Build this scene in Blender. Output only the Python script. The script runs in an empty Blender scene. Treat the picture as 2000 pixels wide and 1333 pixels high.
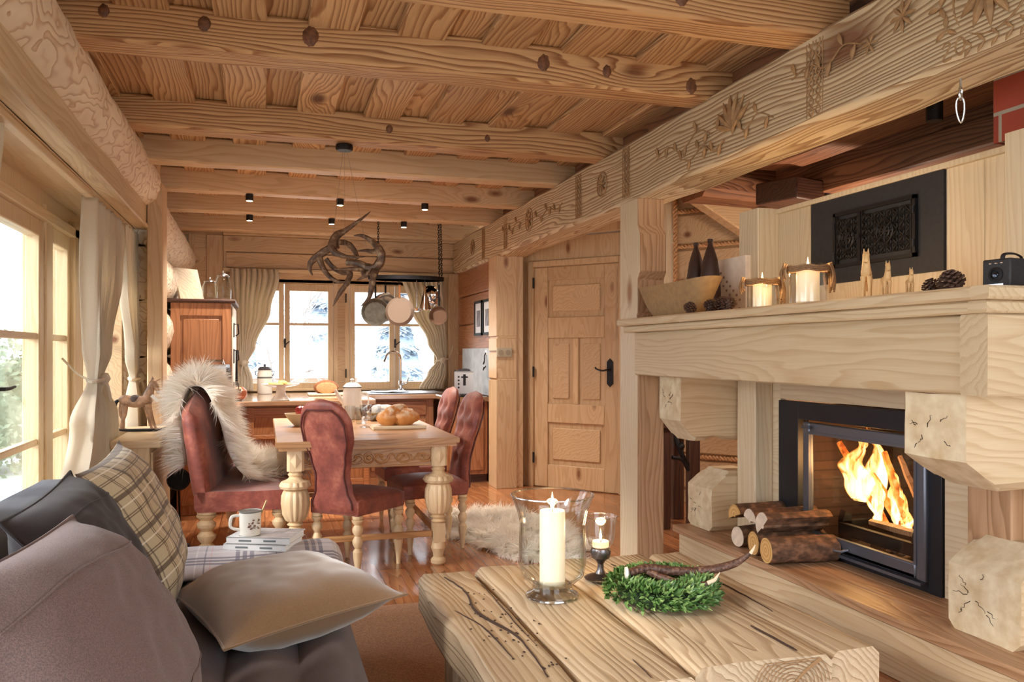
import bpy, math, random
from mathutils import Vector, Matrix, noise
random.seed(7)
D = bpy.data
C = bpy.context.scene.collection
sc = bpy.context.scene
PI = math.pi

# ------------------------------------------------------------------ camera, world, light, exposure
cam_d = D.cameras.new('camera'); cam = D.objects.new('camera', cam_d); C.objects.link(cam)
cam.location = (0, 0, 1.28); cam.rotation_euler = (PI/2, 0, -math.radians(16.65))
cam_d.sensor_width = 36; cam_d.lens = 36*1615/2000; cam_d.shift_y = 23.5/2000; cam_d.clip_start = 0.05; cam_d.clip_end = 300
sc.camera = cam
sc.view_settings.view_transform = 'Standard'; sc.view_settings.look = 'None'
sc.view_settings.gamma = 1; sc.view_settings.use_curve_mapping = False
sc.view_settings.exposure = 1.18
w = D.worlds.new('sky'); sc.world = w; w.use_nodes = True
_b = w.node_tree.nodes['Background']; _b.inputs[0].default_value = (0.86, 0.93, 1.0, 1); _b.inputs[1].default_value = 2.7
sun_d = D.lights.new('sun', 'SUN'); sun_d.energy = 1.6; sun_d.angle = math.radians(12); sun_d.color = (1, .95, .88)
sun = D.objects.new('sun', sun_d); C.objects.link(sun)
sun.rotation_euler = Vector((0.80, 0.30, -0.42)).to_track_quat('-Z', 'Y').to_euler()

# ------------------------------------------------------------------ mesh helpers
class MB:
    def __init__(s): s.v = []; s.f = []
    def add(s, vs, fs, M=None):
        n = len(s.v)
        s.v += [tuple(M @ Vector(p)) for p in vs] if M else [tuple(p) for p in vs]
        s.f += [tuple(n+i for i in f) for f in fs]; return s
    def box(s, x0, y0, z0, x1, y1, z1, M=None):
        return s.add([(x, y, z) for z in (z0, z1) for y in (y0, y1) for x in (x0, x1)],
                     [(0,2,3,1),(4,5,7,6),(0,1,5,4),(2,6,7,3),(0,4,6,2),(1,3,7,5)], M)
    def prism(s, poly, axis, a0, a1, M=None):          # poly in the two other axes, in x,y,z order
        n = len(poly)
        def mk(p, a): q = list(p); q.insert('xyz'.index(axis), a); return q
        return s.add([mk(p, a0) for p in poly] + [mk(p, a1) for p in poly],
                     [tuple(range(n)), tuple(range(2*n-1, n-1, -1))] + [(i, i+n, (i+1) % n+n, (i+1) % n) for i in range(n)], M)
    def tube(s, pts, r, n=8, M=None, closed=False, flat=1.0):
        pts = [Vector(p) for p in pts]; m = len(pts)
        rs = r if isinstance(r, (list, tuple)) else [r]*m
        up = Vector((0.13, 0.21, 1)).normalized(); vs = []
        for i, p in enumerate(pts):
            t = (pts[(i+1) % m]-pts[i-1]) if closed else (pts[min(i+1, m-1)]-pts[max(i-1, 0)])
            t = t.normalized() if t.length > 1e-9 else Vector((0, 0, 1))
            a = up - t*up.dot(t)
            if a.length < 1e-3: a = Vector((1, 0, 0)) - t*t.x
            a.normalize(); b = t.cross(a); up = a
            for k in range(n):
                q = 2*PI*k/n; vs.append(p + a*(rs[i]*math.cos(q)) + b*(rs[i]*flat*math.sin(q)))
        fs = [(i*n+k, i*n+(k+1) % n, (i+1)*n+(k+1) % n, (i+1)*n+k) for i in range(m-1) for k in range(n)]
        if closed: fs += [((m-1)*n+k, (m-1)*n+(k+1) % n, (k+1) % n, k) for k in range(n)]
        else: fs += [tuple(range(n))[::-1], tuple((m-1)*n+k for k in range(n))]
        return s.add(vs, fs, M)
    def lathe(s, prof, n=20, c=(0, 0, 0), M=None, flute=None):   # prof [(r,z)]; flute: amp(z)->(amp,count)
        vs = []
        for r, z in prof:
            for k in range(n):
                q = 2*PI*k/n; rr = r
                if flute:
                    am, ct = flute(z); rr = r*(1+am*(abs(math.sin(q*ct/2))-.6))
                vs.append((c[0]+rr*math.cos(q), c[1]+rr*math.sin(q), c[2]+z))
        m = len(prof)
        fs = [(i*n+k, i*n+(k+1) % n, (i+1)*n+(k+1) % n, (i+1)*n+k) for i in range(m-1) for k in range(n)]
        if prof[0][0] > 1e-6: fs.append(tuple(range(n))[::-1])
        if prof[-1][0] > 1e-6: fs.append(tuple((m-1)*n+k for k in range(n)))
        return s.add(vs, fs, M)
    def ell(s, c, r, n=12, M=None, nz=0, amp=0):
        if isinstance(r, (int, float)): r = (r, r, r)
        m = max(6, n//2+1); vs = []
        for i in range(m+1):
            a = PI*i/m
            for k in range(n):
                q = 2*PI*k/n; u = Vector((math.sin(a)*math.cos(q), math.sin(a)*math.sin(q), -math.cos(a)))
                f = 1+(amp*noise.noise(u*nz) if amp else 0)
                vs.append((c[0]+u.x*r[0]*f, c[1]+u.y*r[1]*f, c[2]+u.z*r[2]*f))
        fs = [(i*n+k, i*n+(k+1) % n, (i+1)*n+(k+1) % n, (i+1)*n+k) for i in range(m) for k in range(n)]
        return s.add(vs, fs, M)
    def rbeam(s, axis, a0, a1, b0, b1, c0, c1, ch=.012, amp=.004, seg=.12, M=None, nf=2.2, fn=None, sub=3, seed=None):
        """hewn beam along axis; b,c are ranges on the other two axes in x,y,z order; rounded corners, wavy faces"""
        sd = random.random()*50 if seed is None else seed
        ring = []
        def lin(p, q, k): return [(p[0]+(q[0]-p[0])*i/k, p[1]+(q[1]-p[1])*i/k) for i in range(k)]
        P = [(b0+ch, c0), (b1-ch, c0), (b1, c0+ch), (b1, c1-ch), (b1-ch, c1), (b0+ch, c1), (b0, c1-ch), (b0, c0+ch)]
        for i in range(8): ring += lin(P[i], P[(i+1) % 8], sub if i % 2 == 0 else 1)
        n = len(ring); m = max(1, int(round((a1-a0)/seg))); vs = []; ax = 'xyz'.index(axis)
        bc, cc = (b0+b1)/2, (c0+c1)/2
        for i in range(m+1):
            a = a0+(a1-a0)*i/m
            for (b, c) in ring:
                nb = noise.noise(Vector((a*nf+sd, b*4, c*4)))*amp; nc = noise.noise(Vector((a*nf+sd, b*4+9, c*4+9)))*amp
                bb, c_ = b+nb*(1 if b > bc else -1), c+nc*(1 if c > cc else -1)
                if fn: bb, c_ = fn(a, bb, c_)
                q = [bb, c_]; q.insert(ax, a); vs.append(q)
        fs = [(i*n+k, i*n+(k+1) % n, (i+1)*n+(k+1) % n, (i+1)*n+k) for i in range(m) for k in range(n)]
        fs += [tuple(range(n))[::-1], tuple(m*n+k for k in range(n))]
        return s.add(vs, fs, M)
    def grid(s, fn, nu, nv, M=None):
        vs = [fn(i/nu, j/nv) for j in range(nv+1) for i in range(nu+1)]
        fs = [(j*(nu+1)+i, j*(nu+1)+i+1, (j+1)*(nu+1)+i+1, (j+1)*(nu+1)+i) for j in range(nv) for i in range(nu)]
        return s.add(vs, fs, M)
    def build(s, name, mat, parent=None, bevel=0, sm=35, solid=0, sub=0):
        me = D.meshes.new(name); me.from_pydata(s.v, [], s.f); me.validate()
        import bmesh
        bm = bmesh.new(); bm.from_mesh(me); bmesh.ops.recalc_face_normals(bm, faces=bm.faces); bm.to_mesh(me); bm.free()
        if sm:
            me.polygons.foreach_set('use_smooth', [True]*len(me.polygons)); me.set_sharp_from_angle(angle=math.radians(sm))
        o = D.objects.new(name, me); C.objects.link(o)
        if mat: me.materials.append(mat)
        if parent: o.parent = parent
        if solid: q = o.modifiers.new('s', 'SOLIDIFY'); q.thickness = solid; q.offset = 0
        if bevel: q = o.modifiers.new('b', 'BEVEL'); q.width = bevel; q.segments = 2; q.limit_method = 'ANGLE'
        if sub: q = o.modifiers.new('u', 'SUBSURF'); q.levels = sub; q.render_levels = sub
        return o

def tag(o, label=None, cat=None, group=None, kind=None):
    if label: o['label'] = label
    if cat: o['category'] = cat
    if group: o['group'] = group
    if kind: o['kind'] = kind
    return o
def thing(name, label, cat, loc=(0, 0, 0), rz=0, group=None):
    o = D.objects.new(name, None); C.objects.link(o); o.location = loc; o.rotation_euler = (0, 0, rz); o.empty_display_size = .1
    return tag(o, label, cat, group)
def st(o, label=None): return tag(o, label, None, None, 'structure')
def dup(o, loc=None, rz=None, label=None, group=None, parent=None, scale=None):
    c = o.copy(); C.objects.link(c)
    if parent: c.parent = parent
    if loc is not None: c.location = loc
    if rz is not None: c.rotation_euler = (0, 0, rz)
    if scale: c.scale = (scale,)*3 if isinstance(scale, (int, float)) else scale
    if label: c['label'] = label
    if group: c['group'] = group
    for k in [x for x in D.objects if x.parent == o and x is not c]: dup(k, parent=c)
    return c
def TR(x, y, z, rz=0, rx=0, ry=0): return Matrix.Translation((x, y, z)) @ Matrix.Rotation(rz, 4, 'Z') @ Matrix.Rotation(ry, 4, 'Y') @ Matrix.Rotation(rx, 4, 'X')
def spl(pts, n=6, closed=False):                    # Catmull-Rom through pts
    P = [Vector(p) for p in pts]; out = []; m = len(P)
    for i in range(m if closed else m-1):
        a, b, c, d = (P[i-1] if (i or closed) else P[0]), P[i], P[(i+1) % m], P[(i+2) % m] if closed else P[min(i+2, m-1)]
        for k in range(n):
            t = k/n; out.append(.5*((2*b)+(-a+c)*t+(2*a-5*b+4*c-d)*t*t+(-a+3*b-3*c+d)*t**3))
    if not closed: out.append(P[-1])
    return out
def lerp(a, b, t): return a+(b-a)*t
def rad(rs, n): # interpolate radii list over n samples
    out = []
    for i in range(n):
        t = i/(n-1)*(len(rs)-1); k = min(int(t), len(rs)-2); out.append(lerp(rs[k], rs[k+1], t-k))
    return out

# ------------------------------------------------------------------ materials
def S(r, g, b):
    f = lambda c: (c/255/12.92) if c/255 <= .04045 else ((c/255+.055)/1.055)**2.4
    return (f(r), f(g), f(b), 1)
class NT:
    def __init__(s, name):
        s.m = D.materials.new(name); s.m.use_nodes = True; s.t = s.m.node_tree; s.bs = s.t.nodes['Principled BSDF']; s.out = s.t.nodes['Material Output']
    def n(s, ty, ins=None, **kw):
        x = s.t.nodes.new(ty)
        for k, v in kw.items(): setattr(x, k, v)
        for k, v in (ins or {}).items():
            if isinstance(v, bpy.types.NodeSocket): s.t.links.new(v, x.inputs[k])
            else: x.inputs[k].default_value = v
        return x
    def math(s, op, a, b=None, c=None):
        d = {0: a}
        if b is not None: d[1] = b
        if c is not None: d[2] = c
        return s.n('ShaderNodeMath', d, operation=op).outputs[0]
    def vm(s, op, a, b): return s.n('ShaderNodeVectorMath', {0: a, 1: b}, operation=op).outputs[0]
    def mix(s, f, a, b, bt='MIX'):
        x = s.n('ShaderNodeMix', None, data_type='RGBA', blend_type=bt)
        for k, v in ((0, f), (6, a), (7, b)):
            if isinstance(v, bpy.types.NodeSocket): s.t.links.new(v, x.inputs[k])
            else: x.inputs[k].default_value = v
        return x.outputs[2]
    def ramp(s, f, stops, ip='LINEAR'):
        x = s.n('ShaderNodeValToRGB', {0: f}); cr = x.color_ramp; cr.interpolation = ip
        while len(cr.elements) > 1: cr.elements.remove(cr.elements[-1])
        cr.elements[0].position = stops[0][0]; cr.elements[0].color = stops[0][1]
        for p, c in stops[1:]: e = cr.elements.new(p); e.color = c
        return x.outputs[0]
    def rng(s, f, a, b, c=0., d=1.): return s.n('ShaderNodeMapRange', {0: f, 1: a, 2: b, 3: c, 4: d}).outputs[0]
    def set(s, **kw):
        for k, v in kw.items():
            i = s.bs.inputs[k.replace('_', ' ')]
            if isinstance(v, bpy.types.NodeSocket): s.t.links.new(v, i)
            else: i.default_value = v
        return s
    def bump(s, h, st=.3, dist=.01):
        b = s.n('ShaderNodeBump', {'Height': h, 'Strength': st, 'Distance': dist}); s.t.links.new(b.outputs[0], s.bs.inputs['Normal']); return s
    def obj(s): return s.n('ShaderNodeTexCoord').outputs['Object']

_wc = {}
def wood(axis, kind):
    """kinds: (light, dark, knot, rings, bump, knot density, roughness, stretch)"""
    if (axis, kind) in _wc: return _wc[(axis, kind)]
    # light, dark, knot, rings per metre, waviness, bump, knots, roughness, contrast
    K = dict(
        joist=((222,178,128),(146,94,54),(84,46,28),62,7,.5,2.5,.6,.85),
        board=((220,180,134),(152,104,64),(90,52,32),60,6,.4,2.3,.6,.8),
        darkw=((150,100,68),(92,54,34),(44,24,16),50,6,.5,1.7,.6,.8),
        beam=((218,198,164),(152,118,84),(120,80,54),62,8,.9,1.2,.65,.85),
        pale=((226,210,180),(208,182,146),(160,112,74),40,4,.12,2.6,.5,.6),
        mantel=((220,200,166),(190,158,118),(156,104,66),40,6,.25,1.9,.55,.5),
        wall=((214,184,146),(188,150,110),(120,70,42),34,4,.12,3.4,.5,.6),
        door=((214,184,146),(190,154,114),(128,80,50),34,4,.1,3.8,.45,.6),
        frame=((222,196,158),(204,170,126),(136,88,50),40,3,.08,2.6,.4,.5),
        kit=((176,120,80),(140,88,52),(90,46,26),36,5,.1,3.0,.4,.7),
        table=((200,150,98),(166,114,68),(98,56,30),40,4,.15,1.8,.4,.7),
        coffee=((208,188,158),(160,130,98),(118,78,50),52,5,.7,1.2,.6,.55),
        turned=((230,204,164),(216,182,138),(170,120,80),30,3,.05,1.0,.45,.5),
        hearth=((196,158,124),(158,118,84),(104,64,40),44,6,.2,1.8,.4,.8),
        dark=((84,50,34),(50,28,20),(30,16,12),40,4,.2,1.4,.5,.7))[kind]
    c1, c2, c3, LN, N, bp, kn, ro, ct = K; stv = .11
    m = NT('wood_%s_%s' % (kind, axis)); ob = m.obj()
    isl = m.n('ShaderNodeNewGeometry').outputs['Random Per Island']; rn = m.n('ShaderNodeObjectInfo').outputs['Random']
    r = m.math('ADD', isl, rn)
    off = m.n('ShaderNodeCombineXYZ', {0: m.math('MULTIPLY', r, 17.3), 1: m.math('MULTIPLY', r, 29.7), 2: m.math('MULTIPLY', r, 41.1)}).outputs[0]
    p = m.vm('ADD', ob, off)
    ia = 'xyz'.index(axis)
    sv = [1, 1, 1]; sv[ia] = stv; q = m.vm('MULTIPLY', p, tuple(sv))
    kv = [1, 1, 1]; kv[ia] = .42; kq = m.vm('MULTIPLY', p, tuple(kv))
    fv = [1, 1, 1]; fv[ia] = .03; fq = m.vm('MULTIPLY', p, tuple(fv))
    n1 = m.n('ShaderNodeTexNoise', {'Vector': q, 'Scale': 2.6, 'Detail': 2.5, 'Roughness': .45}).outputs['Fac']
    vo = m.n('ShaderNodeTexVoronoi', {'Vector': kq, 'Scale': kn}).outputs['Distance']
    hump = m.math('DIVIDE', .09, m.math('ADD', .045, m.math('MULTIPLY', vo, vo)))
    av = [.62, .78, 0] ; av.insert(ia, 0); av = av[:3] if ia < 2 else [.62, .78, 0]
    lin = m.n('ShaderNodeVectorMath', {0: p, 1: tuple(av)}, operation='DOT_PRODUCT').outputs['Value']
    n3 = m.n('ShaderNodeTexNoise', {'Vector': q, 'Scale': 16., 'Detail': 1.}).outputs['Fac']
    fld = m.math('ADD', m.math('ADD', m.math('MULTIPLY', lin, float(LN)), m.math('MULTIPLY', n3, 2.6)), m.math('ADD', m.math('MULTIPLY', n1, float(N)*2.2), m.math('MULTIPLY', hump, 2.6)))
    fr = m.math('FRACT', fld)
    band = m.ramp(fr, [(0, (0,0,0,1)), (.45, (.18,)*3+(1,)), (.84, (1,1,1,1)), (.92, (.9,.9,.9,1)), (1, (0,0,0,1))])
    fine = m.n('ShaderNodeTexNoise', {'Vector': fq, 'Scale': 150, 'Detail': 3}).outputs['Fac']
    blot = m.n('ShaderNodeTexNoise', {'Vector': q, 'Scale': 1.3, 'Detail': 2}).outputs['Fac']
    f = m.math('ADD', m.math('MULTIPLY', band, ct), m.math('MULTIPLY', m.rng(fine, .3, .7), .25))
    col = m.mix(f, S(*c1), S(*c2))
    col = m.mix(m.rng(blot, .4, .75, 0, .35), col, S(*c2))
    col = m.mix(m.rng(vo, .045, .13, .95, 0), col, S(*c3))
    hsv = m.n('ShaderNodeHueSaturation', {'Value': m.rng(m.math('FRACT', m.math('MULTIPLY', r, 7.13)), 0, 1, .9, 1.08), 'Color': col})
    m.set(Base_Color=hsv.outputs[0], Roughness=ro)
    m.bump(m.math('ADD', m.math('MULTIPLY', band, -1.), m.math('MULTIPLY', fine, .2)), bp, .004)
    _wc[(axis, kind)] = m.m; return m.m

_pc = {}
def plain(name, rgb, ro=.5, metal=0, nz=0, var=.15, bump=0, **kw):
    if name in _pc: return _pc[name]
    m = NT(name); m.set(Roughness=ro, Metallic=metal)
    if nz:
        f = m.n('ShaderNodeTexNoise', {'Vector': m.obj(), 'Scale': nz, 'Detail': 4}).outputs['Fac']
        c = S(*rgb); d = tuple(x*(1-var) for x in c[:3])+(1,); e = tuple(min(1, x*(1+var)) for x in c[:3])+(1,)
        m.set(Base_Color=m.mix(m.rng(f, .3, .7), d, e))
        if bump: m.bump(f, bump, .005)
    else: m.set(Base_Color=S(*rgb))
    m.set(**kw); _pc[name] = m.m; return m.m
def emis(name, rgb, st):
    if name in _pc: return _pc[name]
    m = NT(name); m.set(Base_Color=S(*rgb), Emission_Color=S(*rgb), Emission_Strength=st); _pc[name] = m.m; return m.m
def thin_glass(name='clear_glass', tint=(1, 1, 1, 1), refl=1.0):
    if name in _pc: return _pc[name]
    m = NT(name); m.t.nodes.remove(m.bs)
    fa = m.n('ShaderNodeLayerWeight', {'Blend': .5}).outputs['Facing']
    fr = m.math('ADD', .035, m.math('MULTIPLY', m.math('POWER', fa, 3.2), min(.9, .40*refl)))
    t = m.n('ShaderNodeBsdfTransparent', {'Color': tint}); g = m.n('ShaderNodeBsdfGlossy', {'Roughness': .02})
    x = m.n('ShaderNodeMixShader', {0: fr, 1: t.outputs[0], 2: g.outputs[0]})
    m.t.links.new(x.outputs[0], m.out.inputs[0]); _pc[name] = m.m; return m.m
def fabric(name, rgb, rgb2=None, ro=.9, sheen=.1, scale=350, bump=.3, blot=8, blotv=.15):
    if name in _pc: return _pc[name]
    m = NT(name); ob = m.obj(); rgb2 = rgb2 or tuple(int(c*.8) for c in rgb)
    f = m.n('ShaderNodeTexNoise', {'Vector': ob, 'Scale': scale, 'Detail': 2}).outputs['Fac']
    g = m.n('ShaderNodeTexNoise', {'Vector': ob, 'Scale': blot, 'Detail': 3}).outputs['Fac']
    c = m.mix(m.rng(f, .35, .65), S(*rgb), S(*rgb2))
    c = m.mix(m.rng(g, .35, .75, 0, blotv), c, S(*rgb2))
    m.set(Base_Color=c, Roughness=ro, Sheen_Weight=sheen); m.bump(f, bump, .002); _pc[name] = m.m; return m.m
def plaid(name, base, lines, per, ax=(0, 1), scale=1.0, uv=False):
    """woven check: lines = [(pos0,pos1,rgb,strength)] in one period, on both thread directions"""
    if name in _pc: return _pc[name]
    m = NT(name)
    sep = m.n('ShaderNodeSeparateXYZ', {0: m.n('ShaderNodeTexCoord').outputs['UV'] if uv else m.obj()})
    col = S(*base)
    wv = m.n('ShaderNodeTexNoise', {'Vector': m.obj(), 'Scale': 300.}).outputs['Fac']
    col = m.mix(m.rng(wv, .3, .7, 0, .35), col, tuple(x*.7 for x in S(*base)[:3])+(1,))
    for a in ax:
        t = m.math('FRACT', m.math('DIVIDE', m.math('ADD', sep.outputs[a], 10.), float(per)))
        for p0, p1, rgb, stg in lines:
            k = m.math('MULTIPLY', m.math('GREATER_THAN', t, p0), m.math('LESS_THAN', t, p1))
            col = m.mix(m.math('MULTIPLY', k, stg), col, S(*rgb))
    m.set(Base_Color=col, Roughness=.9, Sheen_Weight=.2); m.bump(wv, .3, .002); _pc[name] = m.m; return m.m
def fur(name, root, tip):
    return plain(name, tip, .8, Sheen_Weight=.3, Subsurface_Weight=.0)
iron = plain('black_iron', (38, 36, 38), .5, .6, 40, .3, .2)
steel = plain('brushed_steel', (200, 204, 208), .22, 1.0)
chrome = plain('polished_chrome', (225, 228, 232), .08, 1.0)
white_china = plain('white_china', (240, 238, 232), .2)
enamel = plain('white_enamel', (238, 234, 224), .25)
glass = thin_glass(refl=1.6)
def rim_glass():
    m = NT('bright_glass_rim'); m.t.nodes.remove(m.bs); t = m.n('ShaderNodeBsdfTransparent'); g = m.n('ShaderNodeBsdfGlossy', {'Roughness': .12})
    x = m.n('ShaderNodeMixShader', {0: .45, 1: t.outputs[0], 2: g.outputs[0]}); m.t.links.new(x.outputs[0], m.out.inputs[0]); return m.m
rimg = rim_glass()
wax = plain('candle_wax', (250, 240, 218), .4, Subsurface_Weight=.2, Emission_Color=S(255, 214, 150), Emission_Strength=.12)
# ------------------------------------------------------------------ floor and outdoor ground
def floor_mat():
    m = NT('floor_boards'); ob = m.obj()
    sep = m.n('ShaderNodeSeparateXYZ', {0: ob})
    rx = m.math('DIVIDE', sep.outputs[0], .16); ix = m.math('FLOOR', rx); fx = m.math('FRACT', rx)
    yy = m.math('ADD', m.math('DIVIDE', sep.outputs[1], 1.4), m.math('MULTIPLY', m.math('FRACT', m.math('MULTIPLY', ix, .377)), 1.))
    iy = m.math('FLOOR', yy); fy = m.math('FRACT', yy)
    rv = m.n('ShaderNodeTexWhiteNoise', {0: m.n('ShaderNodeCombineXYZ', {0: ix, 1: iy}).outputs[0]}, noise_dimensions='2D').outputs['Value']
    q = m.vm('ADD', m.vm('MULTIPLY', ob, (1, .08, 1)), m.n('ShaderNodeCombineXYZ', {0: m.math('MULTIPLY', rv, 40.), 1: 0., 2: 0.}).outputs[0])
    n1 = m.n('ShaderNodeTexNoise', {'Vector': q, 'Scale': 6., 'Detail': 4}).outputs['Fac']
    fr = m.math('FRACT', m.math('MULTIPLY', n1, 9.))
    col = m.mix(fr, S(188, 126, 80), S(148, 90, 54))
    col = m.n('ShaderNodeHueSaturation', {'Value': m.rng(rv, 0, 1, .72, 1.12), 'Color': col}).outputs[0]
    gap = m.math('MAXIMUM', m.math('LESS_THAN', fx, .025), m.math('LESS_THAN', fy, .004))
    col = m.mix(gap, col, S(60, 30, 18))
    m.set(Base_Color=col, Roughness=m.rng(n1, .3, .7, .16, .3), Coat_Weight=.5, Coat_Roughness=.12)
    m.bump(m.math('SUBTRACT', m.math('MULTIPLY', n1, .25), gap), .25, .004); return m.m
st(MB().box(-1.5, -1.0, -.12, 5.6, 9.9, 0).build('floor', floor_mat(), sm=0))
snow = plain('snow_and_frozen_grass', (196, 204, 200), .9, 0, 1.5, .35)
g = MB(); g.grid(lambda u, v: (-40+u*80, -20+v*90, -.35+.25*noise.noise(Vector((u*20, v*22, 0)))), 50, 50)
tag(g.build('garden_ground', snow), 'pale frosty garden ground outside the windows', 'ground', kind='structure')

# ------------------------------------------------------------------ ceiling
knotm = plain('dark_knot_wood', (112, 72, 48), .6, 0, 60, .4, .5)
J = [(2.79, 2.98), (3.66, 3.84), (4.98, 5.15), (5.86, 6.01), (6.84, 6.99), (7.83, 7.98), (8.99, 9.14)]
names = ['nearest the camera', 'above the coffee table, with big dark knots', 'carrying the black disc of the antler lamp', 'third back from the coffee table', 'with three spots hung on it', 'with the back row of three spots', 'closest to the kitchen windows']
kinds = ['joist', 'joist', 'joist', 'wall', 'wall', 'wall', 'wall']
for (y0, y1), nm, kd in zip(J, names, kinds):
    m = MB(); m.rbeam('x', -1.0, 2.62 if y0 < 6 else 2.3, y0, y1, 2.545, 2.72, .012, .006, .15)
    jo = m.build('ceiling_joist', wood('x', kd))
    for kx_, kz_, kr_ in {3.66: [(-.62, 2.66, .022), (-.24, 2.65, .026), (.19, 2.645, .034), (1.25, 2.64, .032), (1.57, 2.63, .024), (2.02, 2.60, .032)], 2.79: [(1.50, 2.62, .03)], 4.98: [(.72, 2.63, .02), (1.33, 2.62, .018)]}.get(y0, []):
        MB().ell((kx_, y0+.002, kz_), (kr_, .010, kr_*1.25), 14, amp=.3, nz=2).build('knot', knotm, jo)
    tag(jo, 'exposed wooden ceiling joist ' + nm, 'ceiling beam', 'exposed ceiling joists', 'structure')
m = MB(); x = -1.36
lo = MB(); up = MB(); k = 0
while x < 2.6:
    lo.rbeam('y', -.9, 9.7, x, x+.215, 2.69, 2.72, .004, .002, .6, sub=1); up.box(x+.19, -.9, 2.722, x+.42, 9.7, 2.75)
    x += .385
st(up.build('ceiling', wood('y', 'board')), 'upper ceiling boards seen in the gaps')
tag(lo.build('ceiling_planks', wood('y', 'board')), 'alternating wooden boards laid over the ceiling joists', 'ceiling boards', kind='structure')
st(MB().box(-1.6, -.9, 2.76, 2.6, 9.9, 2.8).build('roof', plain('roof_board', (110, 80, 55), .8)))  # unseen sheet added over the boards to keep out light from above

# the big carved beam and its columns
bm_ = MB(); bm_.rbeam('y', -.3, 9.45, 2.11, 2.39, 2.20, 2.565, .02, .012, .1, sub=4)
beam = tag(bm_.build('carved_beam', wood('y', 'beam')), 'massive pale carved wooden beam crossing the room diagonally in view', 'beam', kind='structure')
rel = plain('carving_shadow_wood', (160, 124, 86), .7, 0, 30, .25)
def petal(mb, y, z, L, a, wd=.012, x=2.104, dep=.006):
    ca, sa = math.cos(a), math.sin(a); ps = []
    for i in range(7):
        t = i/6; ps.append((x-.002-dep*math.sin(PI*t)*.5, y+ca*L*t, z+sa*L*t))
    mb.tube(ps, [max(.001, wd*math.sin(PI*(i/6))) for i in range(7)], 6)
cv = MB()
for (y, z, R_, n) in [(1.98, 2.40, .13, 12), (2.34, 2.44, .06, 8), (2.5, 2.40, .04, 6), (5.0, 2.38, .07, 8), (6.55, 2.39, .085, 8), (8.5, 2.4, .07, 8)]:
    for i in range(n): petal(cv, y, z, R_, 2*PI*i/n, R_*.13)
    if R_ > .065:
        cv.tube([(2.106, y+1.12*R_*math.cos(q/16*PI), z+1.12*R_*math.sin(q/16*PI)) for q in range(32)], .004, 6, closed=True)
    if n == 12:
        for i in range(12):
            a = 2*PI*i/12; cy, cz = y+R_*1.5*math.cos(a), z+R_*1.25*math.sin(a)
            if 2.30 < cz < 2.55:
                for j in range(3): petal(cv, cy, cz, .05, a+2.1*j, .009)
def vine(y0, z0, segs):
    pts = spl([(2.106, y0+dy, z0+dz) for dy, dz in segs], 6); cv.tube(pts, .0035, 6)
    for i in range(2, len(pts)-1, 4):
        petal(cv, pts[i].y, pts[i].z, .06, 1.2 if (i//4) % 2 else -1.2, .010)
vine(2.55, 2.42, [(0, 0), (.1, .03), (.2, -.02), (.3, .02), (.42, .0)])
vine(3.1, 2.3, [(0, 0), (.12, .05), (.22, .0), (.3, .06), (.4, .12), (.5, .1)])
vine(3.62, 2.36, [(0, 0), (.14, .05), (.3, -.02), (.45, .04), (.6, .0)])
vine(3.5, 2.3, [(0, 0), (.1, -.03), (.2, .02), (.32, -.02), (.45, .01)])
vine(6.75, 2.39, [(0, 0), (.15, .03), (.3, -.02), (.45, .02), (.6, 0)])
vine(5.75, 2.39, [(0, 0), (.15, -.03), (.3, .02), (.45, -.02), (.65, .0)])
for i in range(7):                                           # leaf fans near the middle
    petal(cv, 3.42, 2.33, .17, .3+i*.38, .016)
for yb in (2.82, 4.62, 5.42, 7.25, 8.05):                     # plaited bands across the beam
    for s_ in (-1, 1):
        for ph in (0, PI):
            cv.tube([(2.106, yb+s_*.022+.014*math.sin(t*.55+ph), 2.23+.3*t/44) for t in range(45)], .0035, 5)
        cv.tube([(2.106, yb+s_*.05+.002*math.sin(t*2), 2.23+.3*t/44) for t in range(45)], .0022, 5)
for i in range(10):                                          # chip carving along the lower arris
    for s_ in (-1, 1): petal(cv, 1.60+i*.05, 2.235, .04, s_*.8, .006)
# the carved figures 20
cv.tube(spl([(2.104, 2.165, 2.262), (2.104, 2.155, 2.275), (2.104, 2.14, 2.275), (2.104, 2.137, 2.26), (2.104, 2.165, 2.225), (2.104, 2.13, 2.225)], 4), .0045, 6)
cv.tube([(2.104, 2.095+.018*math.cos(q*PI/9), 2.25+.026*math.sin(q*PI/9)) for q in range(18)], .0045, 6, closed=True)
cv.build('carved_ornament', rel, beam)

def column(y0, y1, x0, x1, h, nm, prof, notch):
    # broad side (facing the windows) shaped by a wavy outline towards the camera
    m = MB(); P = []
    zs = sorted(prof, key=lambda a: a[0])
    poly = [(y0+d, z) for z, d in zs] + [(y1, h), (y1, 0)]
    m.prism(poly, 'x', x0, x1)
    o = m.build('column', wood('z', 'pale'), bevel=.006, sm=30); o.data.materials.append(wood('z', 'hearth'))
    for p in o.data.polygons:
        if p.normal.y < -.5: p.material_index = 1
    return o
c1 = column(4.47, 4.72, 2.11, 2.285, 2.2, 'a', [(0, .0), (1.15, .0), (1.48, 0), (1.5, .012), (1.52, .0), (1.72, .0), (1.76, -.03), (1.98, -.03), (2.04, 0), (2.2, 0)], 0)
tag(c1, 'pale shaped wooden post carrying the carved beam beside the mantel', 'post', kind='structure')
m = MB()
for z0, z1, e in ((0, 1.02, 0), (1.02, 1.04, -.012), (1.04, 1.28, 0), (1.28, 1.3, -.012), (1.3, 1.42, .0), (1.42, 1.44, -.012), (1.44, 2.2, 0)):
    m.box(2.09-e, 7.5-e*0, z0, 2.29, 7.78, z1)
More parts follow.
